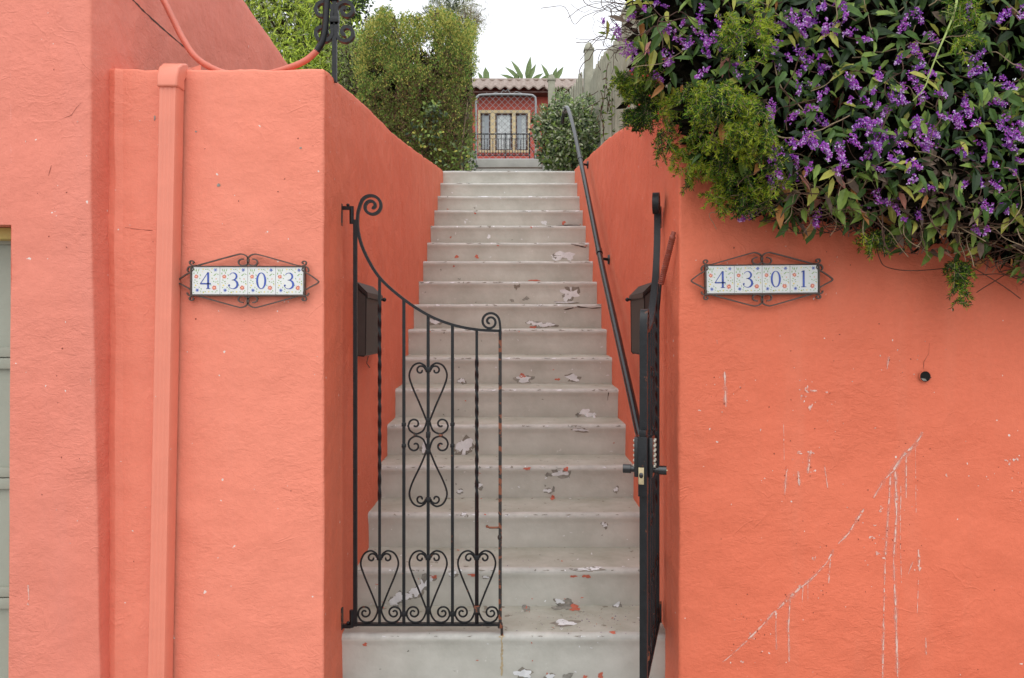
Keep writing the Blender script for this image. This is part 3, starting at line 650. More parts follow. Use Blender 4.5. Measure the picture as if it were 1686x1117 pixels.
YG = 3.2
def gate(sx, root, lock=False):
    """one leaf; sx=1 extends to +x from the hinge. Photo pixels of the closed leaf give the pattern."""
    def G(px, py, dy=0): return Vector((sx * (px - 585) * YG / F, dy, ZC + (HY - py) * YG / F))
    def part(nm, fn, **k):
        mb = MB(); fn(mb); return mb.build(nm, parent=root, **k)
    rod = lambda mb, pts, r=.0052, M_=IRON: mb.tube([G(x, y) for x, y in pts], r, M_, 7)
    fl = lambda mb, pts, hw=.0048, hd=.010, M_=IRON: mb.tube([G(x, y) for x, y in pts], [(hw, hd)] * len(pts), M_, sq=True, flat=(0, 1, 0))
    part('hinge_stile', lambda mb: mb.tube([G(585, 362), G(585, 1031)], .0078, IRON, sq=True))
    top = spiral(612, 340, 2.5, 19, -430, 160, 44)
    curve = crv([(593, 338), (589, 355), (590, 382), (600, 415), (624, 456), (662, 491), (705, 519), (745, 535), (785, 543), (823, 545)], 6)
    wdp = .013 if lock else .010
    part('top_rail', lambda mb: fl(mb, top[:-1] + curve, .0056, wdp))
    def stile(mb):
        fl(mb, spiral(807, 530, 2.2, 15.5, 620, 5, 40) + crv([(823, 532), (824, 545), (823.5, 560)], 4), .0048, wdp, IRON)
        mb.tube([G(823.5, 545), G(823.5, 1031)], .0066 if not lock else .0125, IRONR if not lock else IRON, sq=True)
        mb.tube([G(826, 1031), G(826.5, 1046)], .0055, IRONR, 8); mb.box(G(823.5, 1030), (.02, .02, .02), IRONR, .003)
        mb.ball(G(823, 845), .009, IRONR, sc=(.8, .8, 1.4)); mb.ball(G(823, 885), .010, IRONR, sc=(1, 1, 1.3)); mb.ball(G(823, 632), .007, IRONR)
    part('latch_stile', stile)
    part('bottom_rail', lambda mb: mb.tube([G(585, 1028), G(823, 1028)], [(.0045, .011)] * 2, IRON, sq=True, flat=(0, 1, 0)))
    for px, y0, tw in ((625, 457, (500, 830)), (665, 494, None), (705, 519, None), (745, 536, None), (785, 543, (590, 822))):
        def bar(mb):
            ys = list(np.linspace(y0, 1027, 120 if tw else 3)); a = 0; tws = []
            for i, y in enumerate(ys):
                if tw and tw[0] < y < tw[1]: a += .32
                tws.append(a)
            mb.tube([G(px, y) for y in ys], .0055 if tw else .0060, IRON, sq=True, twist=tws)
        part('baluster', bar)
    # hearts (side = +-1), scroll centres 12 px off the bar
    def heart(cx, yt, yb, up=1, wdt=31):
        def fn(mb):
            for s_ in (1, -1):
                sp = spiral(cx + 13, yt, 2.2, 10, -200, 180 - 20, 24) if 0 else None
                # spiral from the centre outwards ending at the top, then the long side down to the point
                a = [(cx + 12.5 + r * math.cos(t), yt - up * r * math.sin(t)) for r, t in [(lerp(2, 9.5, i / 20), math.radians(lerp(-230, 180, i / 20))) for i in range(21)]]
                big = [(cx + 12.5 + (6 + 0) + 0, yt)]
                a = [(cx + 12 + r * math.cos(t), yt - up * r * math.sin(t)) for r, t in [(lerp(1.5, 8.5, i / 22), math.radians(lerp(540, 165, i / 22))) for i in range(23)]]
                sd2 = crv([(cx + 5, yt - up * 6), (cx + 14, yt - up * 11), (cx + 25, yt - up * 6), (cx + wdt, yt + up * 9), (cx + wdt - 5, yt + up * 28), (lerp(cx, cx + wdt, .42), lerp(yt, yb, .70)), (cx + 3, yb)], 5)
                a = [(cx + 12.5 + r * math.cos(t), yt + up * 1 - up * r * math.sin(t)) for r, t in [(lerp(1.8, 8.2, (i / 24) ** .8), math.radians(lerp(-190, 180 + 0, i / 24))) for i in range(25)]]
                full = a + sd2
                rod(mb, [(cx + s_ * (x - cx), y) for x, y in full], .0040)
            mb.box(G(cx, yt), (.022, .020, .022), IRON, .005)
            mb.box(G(cx, yb), (.020, .018, .018), IRON, .004)
        part('heart_scroll', fn)
    heart(705, 609, 692); heart(705, 823, 744, -1)
    for cx in (625, 705, 785): heart(cx, 918, 1003)
    def cs(mb):
        for cy, up in ((699, 1), (734, -1)):
            for s_ in (1, -1):
                a = [(683 + r * math.cos(t), cy - up * r * math.sin(t)) for r, t in [(lerp(1.8, 10, (i / 24) ** .8), math.radians(lerp(-120, 180, i / 24))) for i in range(25)]]
                pts = a + crv([(672, cy + up * 1), (675, cy + up * 10), (685, cy + up * 15.5), (697, cy + up * 10), (703, cy - up * 6)], 5)[1:]
                rod(mb, [(705 + s_ * (x - 705), y) for x, y in pts], .0040)
                mb.box(G(705 - s_ * 40, cy), (.018, .018, .016), IRON, .004)
        for s_ in (1, -1): mb.box(G(705 + s_ * 21, 716.5), (.016, .012, .012), IRONR, .003)
        mb.box(G(705, 716), (.018, .018, .026), IRON, .004)
    part('centre_scroll', cs)
    for cx in (625, 705, 785):
        def bs2(mb):
            for s_ in (1, -1):
                a = [(cx + 24 + r * math.cos(t), 1009 - r * math.sin(t)) for r, t in [(lerp(1.8, 12, (i / 26) ** .85), math.radians(lerp(600, 15, i / 26))) for i in range(27)]]
                a = [(cx + 24 + r * math.cos(t), 1009 + r * math.sin(t)) for r, t in [(lerp(1.8, 11, (i / 26) ** .85), math.radians(lerp(-500, 0, i / 26))) for i in range(27)]]
                pts = a + crv([(cx + 36, 1012), (cx + 31, 1021), (cx + 22, 1025), (cx + 11, 1022), (cx + 4, 1010), (cx + 3, 1000)], 5)[1:]
                rod(mb, [(cx + s_ * (x - cx), y) for x, y in pts], .0040)
        part('base_scroll', bs2)
    for cx, cy_, mm_ in ((665, 1011, IRON), (745, 1011, IRON), (785, 1003, IRONR)):
        part('collar', lambda mb: mb.box(G(cx, cy_), (.020, .018, .020) if mm_ is IRON else (.024, .022, .03), mm_, .004))
    for (y0, y1) in ((340, 372), (1005, 1036)):
        def hg(mb):
            wx = 562 if y0 > 500 else 561
            mb.tube([G(wx, y0 - 4), G(wx, y1)], [(.006, .012)] * 2, IRONR, sq=True)
            yb_ = (y0 + 3) if y0 < 500 else y1 - 5
            mb.tube([G(wx, yb_), G(578, yb_)], [(.007, .009)] * 2, IRON, sq=True)
            mb.tube([G(579, y0), G(579, y1 - 3)], .009, IRON, 10); mb.ball(G(573, yb_ - 5), .007, IRON)
        part('hinge', hg)
    if not lock:
        def hn(mb): mb.tube([G(802, 867), G(806, 869), G(822, 869)], .0045, IRONR, 8); mb.ball(G(802, 867), .006, IRONR)
        part('latch_handle', hn)
    else:
        xg = sx * .60; zc = .985
        def case(mb):
            mb.box((xg + sx * .004, 0, zc - .008), (.050, .030, .200), IRON, .003); mb.box((xg + sx * .005, 0, zc + .102), (.045, .024, .025), IRON, .004)
        cse = part('lock_case', case)
        for s_ in (1, -1):
            def kp(mb):
                mb.box((xg - sx * .040, s_ * .0235, zc + .018), (.075, .0165, .135), GLOSS, .004)
            kpo = part('keypad', kp)
            for i in range(6):
                for j in range(2): mb = MB(); mb.tube([(xg - sx * (.035 + j * .035), s_ * .0318, zc + .07 - i * .017), (xg - sx * (.035 + j * .035), s_ * .0372, zc + .07 - i * .017)], .0048, CREAMB, 8); mb.build('button', parent=kpo)
            mb = MB(); mb.tube([(xg - sx * .05, s_ * .0315, zc - .030), (xg - sx * .05, s_ * .046, zc - .030), (xg - sx * .05, s_ * .047, zc - .030), (xg - sx * .05, s_ * .074, zc - .030)], [.011, .011, .0155, .0155], GLOSS, 16)
            mb.ball((xg - sx * .05, s_ * .0735, zc - .030), .004, BRASS, 8); mb.build('knob', parent=root)
        def fp(mb):
            mb.box((xg + sx * .032, 0.004, zc - .038), (.004, .018, .056), BRASS, .001); mb.ball((xg + sx * .034, .004, zc - .036), .0075, GLOSS, 10, (.5, 1, 1.3))
        part('strike_plate', fp)
gl = empty('iron_gate', P(585, 0, YG).xy.to_3d(), label='closed black iron gate leaf with heart scrolls, left of the opening', cat='gate', group='pair of iron gate leaves')
gl.location = (P(585, 0, YG).x, YG, 0); gate(1, gl)
gr = empty('iron_gate', (.598, YG + .02, 0), math.radians(75), label='open black iron gate leaf seen edge on, with a keypad lock', cat='gate', group='pair of iron gate leaves')
gate(-1, gr, True)

# spring closer on the right pier
SPR = mat('painted_spring', (.27, .055, .03), .5, .2, 20)
m = MB(); a, b = P(1107, 392, 2.925), P(1088, 468, 3.02); 
ax = (b - a).normalized(); u = ax.cross(Vector((0, 1, 0))).normalized(); v = ax.cross(u); pts = []
for i in range(300):
    t = i / 299; an = 2 * math.pi * 24 * t; pts.append(a.lerp(b, t) + (u * math.cos(an) + v * math.sin(an)) * .0095)
m.tube(pts, .0030, SPR, 5); m.tube([a, b], .0078, SPR, 8); m.tube([b, b + Vector((-.004, .02, -.10))], .004, IRON, 6); m.tube([a + Vector((.006, 0, .022)), a + Vector((.002, 0, .01)), a], .009, SPR, 8); m.ball(a, .0125, SPR)
m.build('gate_spring', label='red painted coil spring slanting from the right pier to the open gate', cat='spring')

# ---------------------------------------------------------------- handrail
HX = .565
hr = empty('handrail', (HX, 3.4, 0), label='glossy black tube handrail climbing the right stair wall', cat='handrail')
O_ = (HX, 3.4, 0); pipe = mat('handrail_paint', (.012, .0125, .014), .25, .2, 30, spec=.5)
def hz(y): return interp(y, [(3.40, .93), (3.52, 1.0), (4.91, 1.825), (6.17, 2.64), (7.08, 3.21)])
m = MB(); pts = smooth([(HX + .015, 3.36, .915), (HX, 3.45, .96)] + [(HX, y, hz(y)) for y in (3.7, 4.3, 4.91, 5.5, 6.17, 6.7, 7.08)] + [(HX - .005, 7.5, 3.47), (HX - .012, 7.8, 3.63), (HX - .02, 8.0, 3.68), (HX - .03, 8.12, 3.66), (HX - .04, 8.2, 3.58)], 5)
m.tube(pts, .0185, pipe, 14); m.build('rail', parent=hr, origin=O_)
for y in (3.42, 5.08, 6.5):
    z = hz(y); m = MB(); d = Vector((0, 1, .61)).normalized()
    m.tube([Vector((HX, y, z)) - d * .03, Vector((HX, y, z)) + d * .03], .0215, pipe, 14)
    m.tube([(HX, y, z - .005), (HX + .02, y + .01, z - .045), (XR - .006, y + .02, z - .05)], .010, IRON, 8)
    m.tube([(XR - .010, y + .02, z - .05), (XR + .004, y + .02, z - .05)], [.030, .034], IRON, 16); m.build('bracket', parent=hr, origin=O_)
m = MB()
for i in range(5):
    q = [Vector((HX - .02 + random.uniform(-.03, .03), 8.0 + random.uniform(-.03, .03), 3.66 + random.uniform(-.03, .04))) for _ in range(5)]
    m.tube(smooth(q, 5), .003, GALV, 5)
m.build('wire_tie', parent=hr, origin=O_)

# ---------------------------------------------------------------- mailboxes
def mailbox(sx, xw, y, label):
    rt = empty('mailbox', (xw, y, 1.315), label=label, cat='mailbox', group='mailboxes on the stair walls')
    z0, z1 = 0, .325
    m = MB(); n = 2; dp_ = .050; wd = .39
    # body: side profile in (depth, z), extruded along the wall
    pr = [(0, .005), (dp_ - .008, 0), (dp_, .010), (dp_ + .003, .265), (0, .315)]
    def ext(mb, pr, y0, y1, M_):
        vs = [(sx * a, yy, z) for yy in (y0, y1) for a, z in pr]; k = len(pr)
        mb.add(vs, [tuple(range(k)), tuple(range(k, 2 * k))[::-1]] + [(i, (i + 1) % k, k + (i + 1) % k, k + i) for i in range(k)], M_)
    ext(m, pr, 0, wd, BOXBR); ext(m, [(0, .006), (dp_ - .004, .006), (dp_ - .002, .262), (0, .305)], -.0035, .001, BOXGR)
    o = m.build('body', parent=rt, flat=True); b = o.modifiers.new('b', 'BEVEL'); b.width = .004; b.segments = 2; b.limit_method = 'ANGLE'
    m = MB(); ext(m, [(-.000, .318), (0, .330), (.014, .328), (dp_ + .010, .282), (dp_ + .012, .258), (dp_ + .007, .258), (dp_ + .005, .27)], -.010, wd + .01, BOXBR)
    for pt_ in (0,): pass
    ld = m.build('lid', parent=rt, flat=True)
    m = MB(); m.tube([(sx * (dp_ + .006), wd - .05, .262), (sx * (dp_ + .024), wd - .05, .262)], .005, IRON, 8); m.ball((sx * (dp_ + .028), wd - .05, .262), .010, IRON, 10); m.build('knob', parent=rt)
    m = MB(); m.tube([(sx * .06, .01, 0), (sx * .055, .0, -.03), (sx * .07, -.005, -.05)], .002, TWIG, 4); m.build('hook', parent=rt)
mailbox(1, XL, 3.455, 'brown metal mailbox on the left stair wall behind the closed gate')
mailbox(-1, XR, 3.44, 'brown metal mailbox on the right stair wall behind the open gate')

# ---------------------------------------------------------------- number tiles
def poly_digit(d):
    """outlines in a 1 x 1.6 box, origin bottom left; returns list of polygons (convex quads)"""
    Q = []
    def stroke(pts, ws):
        for i in range(len(pts) - 1):
            (x0, y0), (x1, y1) = pts[i], pts[i + 1]
            def nn_(j):
                a = pts[max(j - 1, 0)]; b = pts[min(j + 1, len(pts) - 1)]; tx, ty = b[0] - a[0], b[1] - a[1]; l = math.hypot(tx, ty) or 1; return -ty / l, tx / l
            n0, n1 = nn_(i), nn_(i + 1); w0, w1 = ws[i] / 2, ws[i + 1] / 2
            Q.append([(x0 + n0[0] * w0, y0 + n0[1] * w0), (x1 + n1[0] * w1, y1 + n1[1] * w1), (x1 - n1[0] * w1, y1 - n1[1] * w1), (x0 - n0[0] * w0, y0 - n0[1] * w0)])
    if d == '4':
        stroke([(.74, 1.6), (.02, .50)], [.07, .07]); stroke([(0, .50), (1.02, .50)], [.13, .13]); stroke([(.76, 1.6), (.76, .03)], [.19, .19]); stroke([(.56, .03), (.98, .03)], [.06, .06])
    elif d == '1':
        stroke([(.5, 1.6), (.5, .03)], [.2, .2]); stroke([(.27, 1.45), (.5, 1.57)], [.06, .1]); stroke([(.25, .03), (.75, .03)], [.06, .06])
    elif d == '0':
        n = 36; p = [(.5 + .39 * math.cos(2 * math.pi * i / n), .8 + .76 * math.sin(2 * math.pi * i / n)) for i in range(n + 1)]
        stroke(p, [.06 + .13 * abs(math.cos(2 * math.pi * i / n)) ** 1.3 for i in range(n + 1)])
    elif d == '3':
        p = [(.14, 1.36)] + [(.47 + .34 * math.cos(a), 1.22 + .34 * math.sin(a)) for a in np.radians(np.linspace(150, -80, 16))] + [(.36, .86)]
        stroke(p, [.04] + [.05 + .13 * max(0, math.cos(math.radians(a))) for a in np.linspace(150, -80, 16)] + [.04])
        p = [(.38, .87)] + [(.46 + .44 * math.cos(a), .45 + .42 * math.sin(a)) for a in np.radians(np.linspace(85, -150, 20))] + [(.06, .34)]
        stroke(p, [.04] + [.05 + .16 * max(0, math.cos(math.radians(a))) for a in np.linspace(85, -150, 20)] + [.1])
        Q.append([(.10 + .09 * math.cos(a), .36 + .09 * math.sin(a)) for a in np.linspace(0, 2 * math.pi, 12)[:-1]])
    return Q
def number_sign(cxp, cyp, digits, tilt, label, yw):
    c = P(cxp, cyp, yw); S_ = yw / F                       # metres per photo pixel on that wall
    rt = empty('number_sign', c, label=label, cat='house number', group='tile house number signs'); rt.rotation_euler = (0, tilt, 0)
    rnd = random.Random(5)
    TW = 45.6 * S_; TH = 45.4 * S_
    m = MB()
    for (x0, x1, z0, z1) in ((-2 * TW - .006, 2 * TW + .006, TH / 2 + .0005, TH / 2 + .0035), (-2 * TW - .006, 2 * TW + .006, -TH / 2 - .006, -TH / 2 - .0005), (-2 * TW - .006, -2 * TW - .0005, -TH / 2 - .0005, TH / 2 + .0005), (2 * TW + .0005, 2 * TW + .006, -TH / 2 - .0005, TH / 2 + .0005)):
        m.bx(x0, x1, -.022, -.002, z0, z1, WIRE, .001)
    m.bx(-2 * TW, 2 * TW, -.010, -.004, -TH / 2, TH / 2, GROUT); m.build('frame', parent=rt)
    # wire scrolls, drawn in the enlarged crop's units around its centre (800, 440)
    k = S_ / 6.02 * 1.0
    def W3(x, y): return Vector(((x - 795) * k, -.014, (440 - y) * k))
    tl = [(268, 300), (480, 240), (690, 183), (735, 178), (775, 192), (800, 222), (800, 255), (785, 280), (755, 291), (722, 286), (704, 266), (708, 242), (728, 229), (752, 226)]
    crn = [(300, 292), (262, 292), (232, 280), (222, 262), (232, 247), (252, 247), (262, 260), (250, 272)]
    sdq = [(250, 345), (175, 388), (112, 434), (102, 450), (118, 466), (190, 504), (232, 530), (246, 552), (242, 576), (222, 586), (202, 574), (200, 556)]
    sdt = [(250, 345), (262, 330), (252, 305), (228, 300), (206, 314), (200, 338), (208, 352)]
    for mx_ in (1, -1):
        for my_ in (1, -1):
            m = MB()
            for q in (tl, crn):
                pts = [(795 + mx_ * (x - 797), 440 + my_ * (y - 440)) for x, y in crv(q, 5)]
                m.tube([W3(x, y) for x, y in pts], [(.0023, .0045)] * len(pts), WIRE, sq=True, flat=(0, 1, 0))
            m.build('wire_scroll', parent=rt)
        m = MB()
        for q in (sdq, sdt):
            pts = [(795 + mx_ * (x - 797), y) for x, y in crv(q, 5)]
            m.tube([W3(x, y) for x, y in pts], [(.0023, .0045)] * len(pts), WIRE, sq=True, flat=(0, 1, 0))
        m.build('side_wire', parent=rt)
    for i, dg in enumerate(digits):
        x0 = (-2 + i) * TW; m = MB()
        m.bx(x0 + .0006, x0 + TW - .0006, -.0175, -.006, -TH / 2 + .0005, TH / 2 - .0005, TILEW, .0008)
        def D(u, v): return Vector((x0 + u * TW, -.0179, TH / 2 - v * TH))      # u,v: 0..1 from the tile's top left
        def poly(pts, M_, lift=0): m.add([D(u, v) + Vector((0, -lift, 0)) for u, v in pts], [tuple(range(len(pts)))], M_)
        def flower(u, v, r, M_, n=8, cen=None):
            for j in range(n):
                a = 2 * math.pi * j / n + rnd.random() * .2; b = .22
                poly([(u, v), (u + r * .7 * math.cos(a - b), v + r * .7 * math.sin(a - b)), (u + r * math.cos(a), v + r * math.sin(a)), (u + r * .7 * math.cos(a + b), v + r * .7 * math.sin(a + b))], M_)
            poly([(u + r * .55 * math.cos(a), v + r * .55 * math.sin(a)) for a in np.linspace(0, 6.28, 11)[:-1]], M_, .0001)
            if cen: poly([(u + r * .36 * math.cos(a), v + r * .36 * math.sin(a)) for a in np.linspace(0, 6.28, 9)[:-1]], cen, .0003)
        flower(.155, .355, .088, TRED, 8, TORG); flower(.80, .755, .098, TRED, 9, TORG)
        flower(.84, .115, .075, TBLUE if i else TLB, 6, TLB); flower(.19, .845, .080, TLB, 7, TBLUE)
        flower(.87, .435, .032, TORG, 5, TRED); flower(.13, .67, .042, TYEL, 5); flower(.40, .09, .036, TYEL, 5); flower(.60, .90, .036, TYEL, 5)
        for (u, v, a, l) in [(.10, .12, 1.2, .14), (.16, .13, 1.5, .14), (.24, .12, 1.9, .13), (.20, .22, 1.6, .1), (.84, .27, -.5, .12), (.80, .31, -.2, .08), (.93, .27, .5, .08), (.50, .10, .3, .06), (.57, .09, -.2, .07), (.62, .12, .2, .04),
                             (.11, .48, .2, .08), (.18, .53, -.4, .08), (.08, .57, .8, .07), (.78, .53, .8, .08), (.86, .55, -.6, .07), (.93, .60, .5, .07), (.40, .91, -.3, .08), (.48, .90, .3, .07), (.73, .90, .2, .07), (.85, .91, -.3, .08), (.31, .88, .7, .06), (.26, .74, 1.2, .07), (.06, .93, .3, .06), (.20, .60, .3, .05)]:
            c_, s_ = math.cos(a), math.sin(a); wv = .016
            poly([(u - c_ * l / 2, v - s_ * l / 2), (u - s_ * wv, v + c_ * wv), (u + c_ * l / 2, v + s_ * l / 2), (u + s_ * wv, v - c_ * wv)], TGRN)
        for (u, v, a, l) in [(.30, .30, 1.1, .09), (.07, .24, 1.7, .1), (.28, .42, .2, .06), (.72, .42, 1.2, .08), (.90, .86, .9, .07), (.68, .66, .2, .06), (.33, .80, 1.4, .07), (.10, .75, .4, .07), (.70, .20, .6, .07), (.93, .52, 1.3, .06)]:
            c_, s_ = math.cos(a), math.sin(a); poly([(u - c_ * l / 2, v - s_ * l / 2), (u - s_ * .018, v + c_ * .018), (u + c_ * l / 2, v + s_ * l / 2), (u + s_ * .018, v - c_ * .018)], TGRN)
        flower(.72, .075, .03, TYEL, 5); flower(.94, .64, .028, TYEL, 5); flower(.42, .93, .03, TYEL, 5)
        for (u, v) in [(.38, .18), (.66, .16), (.30, .95), (.70, .30), (.28, .60)]: poly([(u + .012 * math.cos(a), v + .012 * math.sin(a)) for a in np.linspace(0, 6.28, 7)[:-1]], TYEL)
        h = .60; wv = h / 1.6
        for q in poly_digit(dg):
            m.add([D(.485 - wv * .5 + x * wv, .80 - y * wv) + Vector((0, -.0005, 0)) for x, y in q], [tuple(range(len(q)))], TBLUE)
        m.build('number_tile', parent=rt, flat=True)
number_sign(410.5, 463, '4303', 0.003, 'white tile house number 4303 in a wire frame on the left pier', 2.893)
number_sign(1252.5, 460.5, '4301', -.009, 'white tile house number 4301 in a wire frame on the right wall', 2.900)

# ---------------------------------------------------------------- garden gate of chain link
YC = 11.15
gg = empty('chain_link_gate', P(832, 262, YC), label='galvanised chain link garden gate at the top of the steps', cat='gate'); O_ = P(832, 262, YC)
m = MB(); m.tube(smooth([P(784, 266, YC), P(784, 200, YC), P(784, 166, YC), P(787, 159, YC), P(794, 156.5, YC), P(835, 155.5, YC), P(871, 156.5, YC), P(879, 159, YC), P(882, 166, YC), P(882, 200, YC), P(882, 266, YC)], 5), .015, GALV, 10)
m.tube([P(784, 263, YC), P(882, 263, YC)], .014, GALV, 8); m.build('gate_frame', parent=gg, origin=O_)
m = MB(); x0, x1, z0, z1 = P(784, 0, YC).x, P(882, 0, YC).x, P(0, 262, YC).z, P(0, 157, YC).z; sp = .088
for s_ in (1, -1):
    for i in range(-14, 26):
        xs_ = x0 + i * sp; a = (xs_, z0 if s_ > 0 else z1); pts = []
        zz0, zz1 = z0, z1
        t0 = max(0, (x0 - xs_)); t1 = min(zz1 - zz0, x1 - xs_)
        if t1 > t0: m.tube([(xs_ + t, YC, (z0 + t) if s_ > 0 else (z1 - t)) for t in (t0, t1)], .0028, GALV, 4)
m.build('wire_mesh', parent=gg, origin=O_)
m = MB(); m.tube([P(x, y, YC) for x, y in [(801, 153), (804, 157), (818, 152), (823, 156), (829, 148), (832, 151), (836, 147.5), (842, 156), (850, 151), (862, 155)]], .005, GALV, 5); m.build('wire_crest', parent=gg, origin=O_)

# ---------------------------------------------------------------- far house
YH = 20.0
fh = empty('garden_house', P(840, 262, YH), label='small red stucco house with a tiled roof and cream windows beyond the garden gate', cat='house'); O_ = P(840, 262, YH)
m = MB(); xa, xb = -3.2, 3.0; zt = P(0, 142, YH).z; zb = 4.2
w0, w1 = P(787, 0, YH).x, P(873, 0, YH).x; wz0, wz1 = P(0, 252, YH).z, P(0, 182, YH).z
m.bx(xa, w0, YH, YH + .25, zb, zt, W_FAR); m.bx(w1, xb, YH, YH + .25, zb, zt, W_FAR); m.bx(w0, w1, YH, YH + .25, zb, wz0, W_FAR); m.bx(w0, w1, YH, YH + .25, wz1, zt, W_FAR)
m.bx(xa, xb, YH + 5, YH + 5.2, zb, zt, W_FAR); m.bx(xa, xa + .2, YH + .25, YH + 5, zb, zt, W_FAR); m.bx(xb - .2, xb, YH + .25, YH + 5, zb, zt, W_FAR)
m.build('wall', parent=fh, origin=O_, flat=True)
m = MB(); nx = 260; zr = P(0, 143, YH - .42).z; zrd = P(0, 133, YH + 1.5).z; rows = []
def rz_(y): return lerp(zr, zrd, (y - YH + .42) / 1.92) if y < YH + 1.5 else lerp(zrd, zr, (y - YH - 1.5) / 4)
for (y, dd) in [(YH - .42 + .32 * j, 0) for j in range(7)] + [(YH + 5.5, 0)]:
    for e in ((-.001, .022), (.001, 0)):
        rows.append([(lerp(xa - .3, xb + .1, i / nx), y + e[0], rz_(y) + e[1] + .034 * math.sin(lerp(xa - .3, xb + .1, i / nx) * 2 * math.pi / .24)) for i in range(nx + 1)])
rows = rows[1:]; rows.insert(0, [(x, y, z - .04) for x, y, z in rows[0]]); vs = [v for r in rows for v in r]
m.add(vs, [(j * (nx + 1) + i, j * (nx + 1) + i + 1, (j + 1) * (nx + 1) + i + 1, (j + 1) * (nx + 1) + i) for j in range(len(rows) - 1) for i in range(nx)], TERRA)
m.tube([(xa - .3, YH + 1.5, zrd + .01), (xb + .1, YH + 1.5, zrd + .01)], .05, TERRA, 10)
m.bx(xa - .2, xb, YH - .36, YH + .01, zr - .13, zr - .09, DARKU)
m.build('roof', parent=fh, origin=O_)
m = MB()
for a, b in ((787, 791), (807.5, 815.5), (843, 849), (869, 873)): m.bx(P(a, 0, YH).x, P(b, 0, YH).x, YH - .03, YH + .1, wz0, wz1, CFRAME, .01)
for a, b in ((182, 187), (248, 252)): m.bx(w0, w1, YH - .035, YH + .095, P(0, b, YH).z, P(0, a, YH).z, CFRAME, .01)
wf = m.build('window_frame', parent=fh, origin=O_)
for a, b in ((791, 807.5), (815.5, 843), (849, 869)):
    m = MB(); x_, X_ = P(a, 0, YH).x, P(b, 0, YH).x; zl, zh = P(0, 248, YH).z, P(0, 187, YH).z
    m.bx(x_, X_, YH + .06, YH + .065, zl, zh, GLASS); 
    for (u, v, p, q) in ((x_, x_ + .035, zl, zh), (X_ - .035, X_, zl, zh), (x_, X_, zl, zl + .035), (x_, X_, zh - .035, zh)): m.bx(u, v, YH + .02, YH + .06, p, q, DARKU)
    m.build('pane', parent=wf, origin=(0, 0, 0))
for a, b in ((791, 800), (817, 842), (856, 868)):
    m = MB(); k = 14; vs = []
    for i in range(k + 1):
        x = lerp(P(a, 0, YH).x + .04, P(b, 0, YH).x - .04, i / k); vs += [(x, YH + .045 + .01 * math.sin(i * 2.2), P(0, 246, YH).z), (x, YH + .045 + .01 * math.sin(i * 2.2), P(0, 189, YH).z)]
    m.add(vs, [(2 * i, 2 * i + 2, 2 * i + 3, 2 * i + 1) for i in range(k)], CURT); m.build('curtain', parent=wf)
for ch in list(fh.children):
    if ch.name.startswith('window_frame'):
        for g in ch.children: g.location = -O_
m = MB(); yb = YH - .5
m.tube([P(783, 221, yb), P(872, 221, yb)], .018, IRON, 6); m.tube([P(783, 256, yb), P(872, 256, yb)], .014, IRON, 6)
for i in range(20): x = lerp(784, 871, i / 19); m.tube([P(x, 221 if i % 2 else 229, yb), P(x, 256, yb)], .009, IRON, 5)
for x in (783, 832, 872): m.tube([P(x, 219, yb), P(x, 266, yb)], .016, IRON, 6)
m.tube([P(783, 229, yb), P(872, 229, yb)], .008, IRON, 5); m.bx(P(780, 0, yb).x, P(875, 0, yb).x, yb - .05, YH - .001, P(0, 262, yb).z - .12, P(0, 262, yb).z, W_FAR)
m.build('balcony_rail', parent=fh, origin=O_)

# ---------------------------------------------------------------- picket fence
fe = empty('picket_fence', (1.0, 10.2, 3.0), label='weathered grey green picket fence climbing behind the right wall', cat='fence'); O_ = (1.0, 10.2, 3.0)
def fpost(x, y, zt, w_=.06, nm='post'):
    m = MB(); m.bx(x - w_, x + w_, y - w_, y + w_, terr(y) - .05, zt - .12, FENCE, .006); m.bx(x - w_ - .012, x + w_ + .012, y - w_ - .012, y + w_ + .012, zt - .12, zt - .09, FENCE, .006)
    m.tube([(x, y, zt - .09), (x, y, zt - .03), (x, y, zt)], [w_ * 1.2, w_ * .8, w_ * .1], FENCE, 12); m.build(nm, parent=fe, origin=O_)
fpost(1.0, 10.2, 5.16, .055); fpost(.65, 12.9, 5.62, .055); fpost(1.02, 6.9, 4.3, .05)
def frun(p, q, za, zb_, n):
    for i in range(n):
        t = (i + .5) / n; x = lerp(p[0], q[0], t) + random.uniform(-.004, .004); y = lerp(p[1], q[1], t); zt = lerp(za, zb_, t) + .05 * math.sin(t * math.pi * 3) + random.uniform(-.02, .02); zb2 = terr(y) - .02
        d = Vector((q[0] - p[0], q[1] - p[1])).normalized() * .030; nn = Vector((-d.y, d.x)).normalized() * .009
        out = [(-1, zb2), (1, zb2), (1, zt - .05), (.5, zt - .01), (0, zt), (-.5, zt - .01), (-1, zt - .05)]
        vs = [(x + d.x * a + nn.x * s_, y + d.y * a + nn.y * s_, z) for s_ in (1, -1) for a, z in out]; k = 7; m = MB()
        m.add(vs, [tuple(range(k)), tuple(range(k, 2 * k))[::-1]] + [(j, (j + 1) % k, k + (j + 1) % k, k + j) for j in range(k)], FENCE)
        m.build('picket', parent=fe, origin=O_, flat=True)
frun((1.0, 10.1), (1.02, 4.2), 4.62, 3.78, 46); frun((.65, 12.8), (1.0, 10.3), 5.06, 4.86, 17)
m = MB()
for h in (.25, .75):
    m.tube([(1.035, 10.1, terr(10.1) + h + .15), (1.05, 7, terr(7) + h), (1.055, 4.2, terr(4.2) + h)], [(.02, .04)] * 3, FENCE, sq=True); m.tube([(.69, 12.8, terr(12.8) + h + .1), (1.03, 10.3, terr(10.3) + h + .2)], [(.02, .04)] * 2, FENCE, sq=True)
m.build('fence_rail', parent=fe, origin=O_)

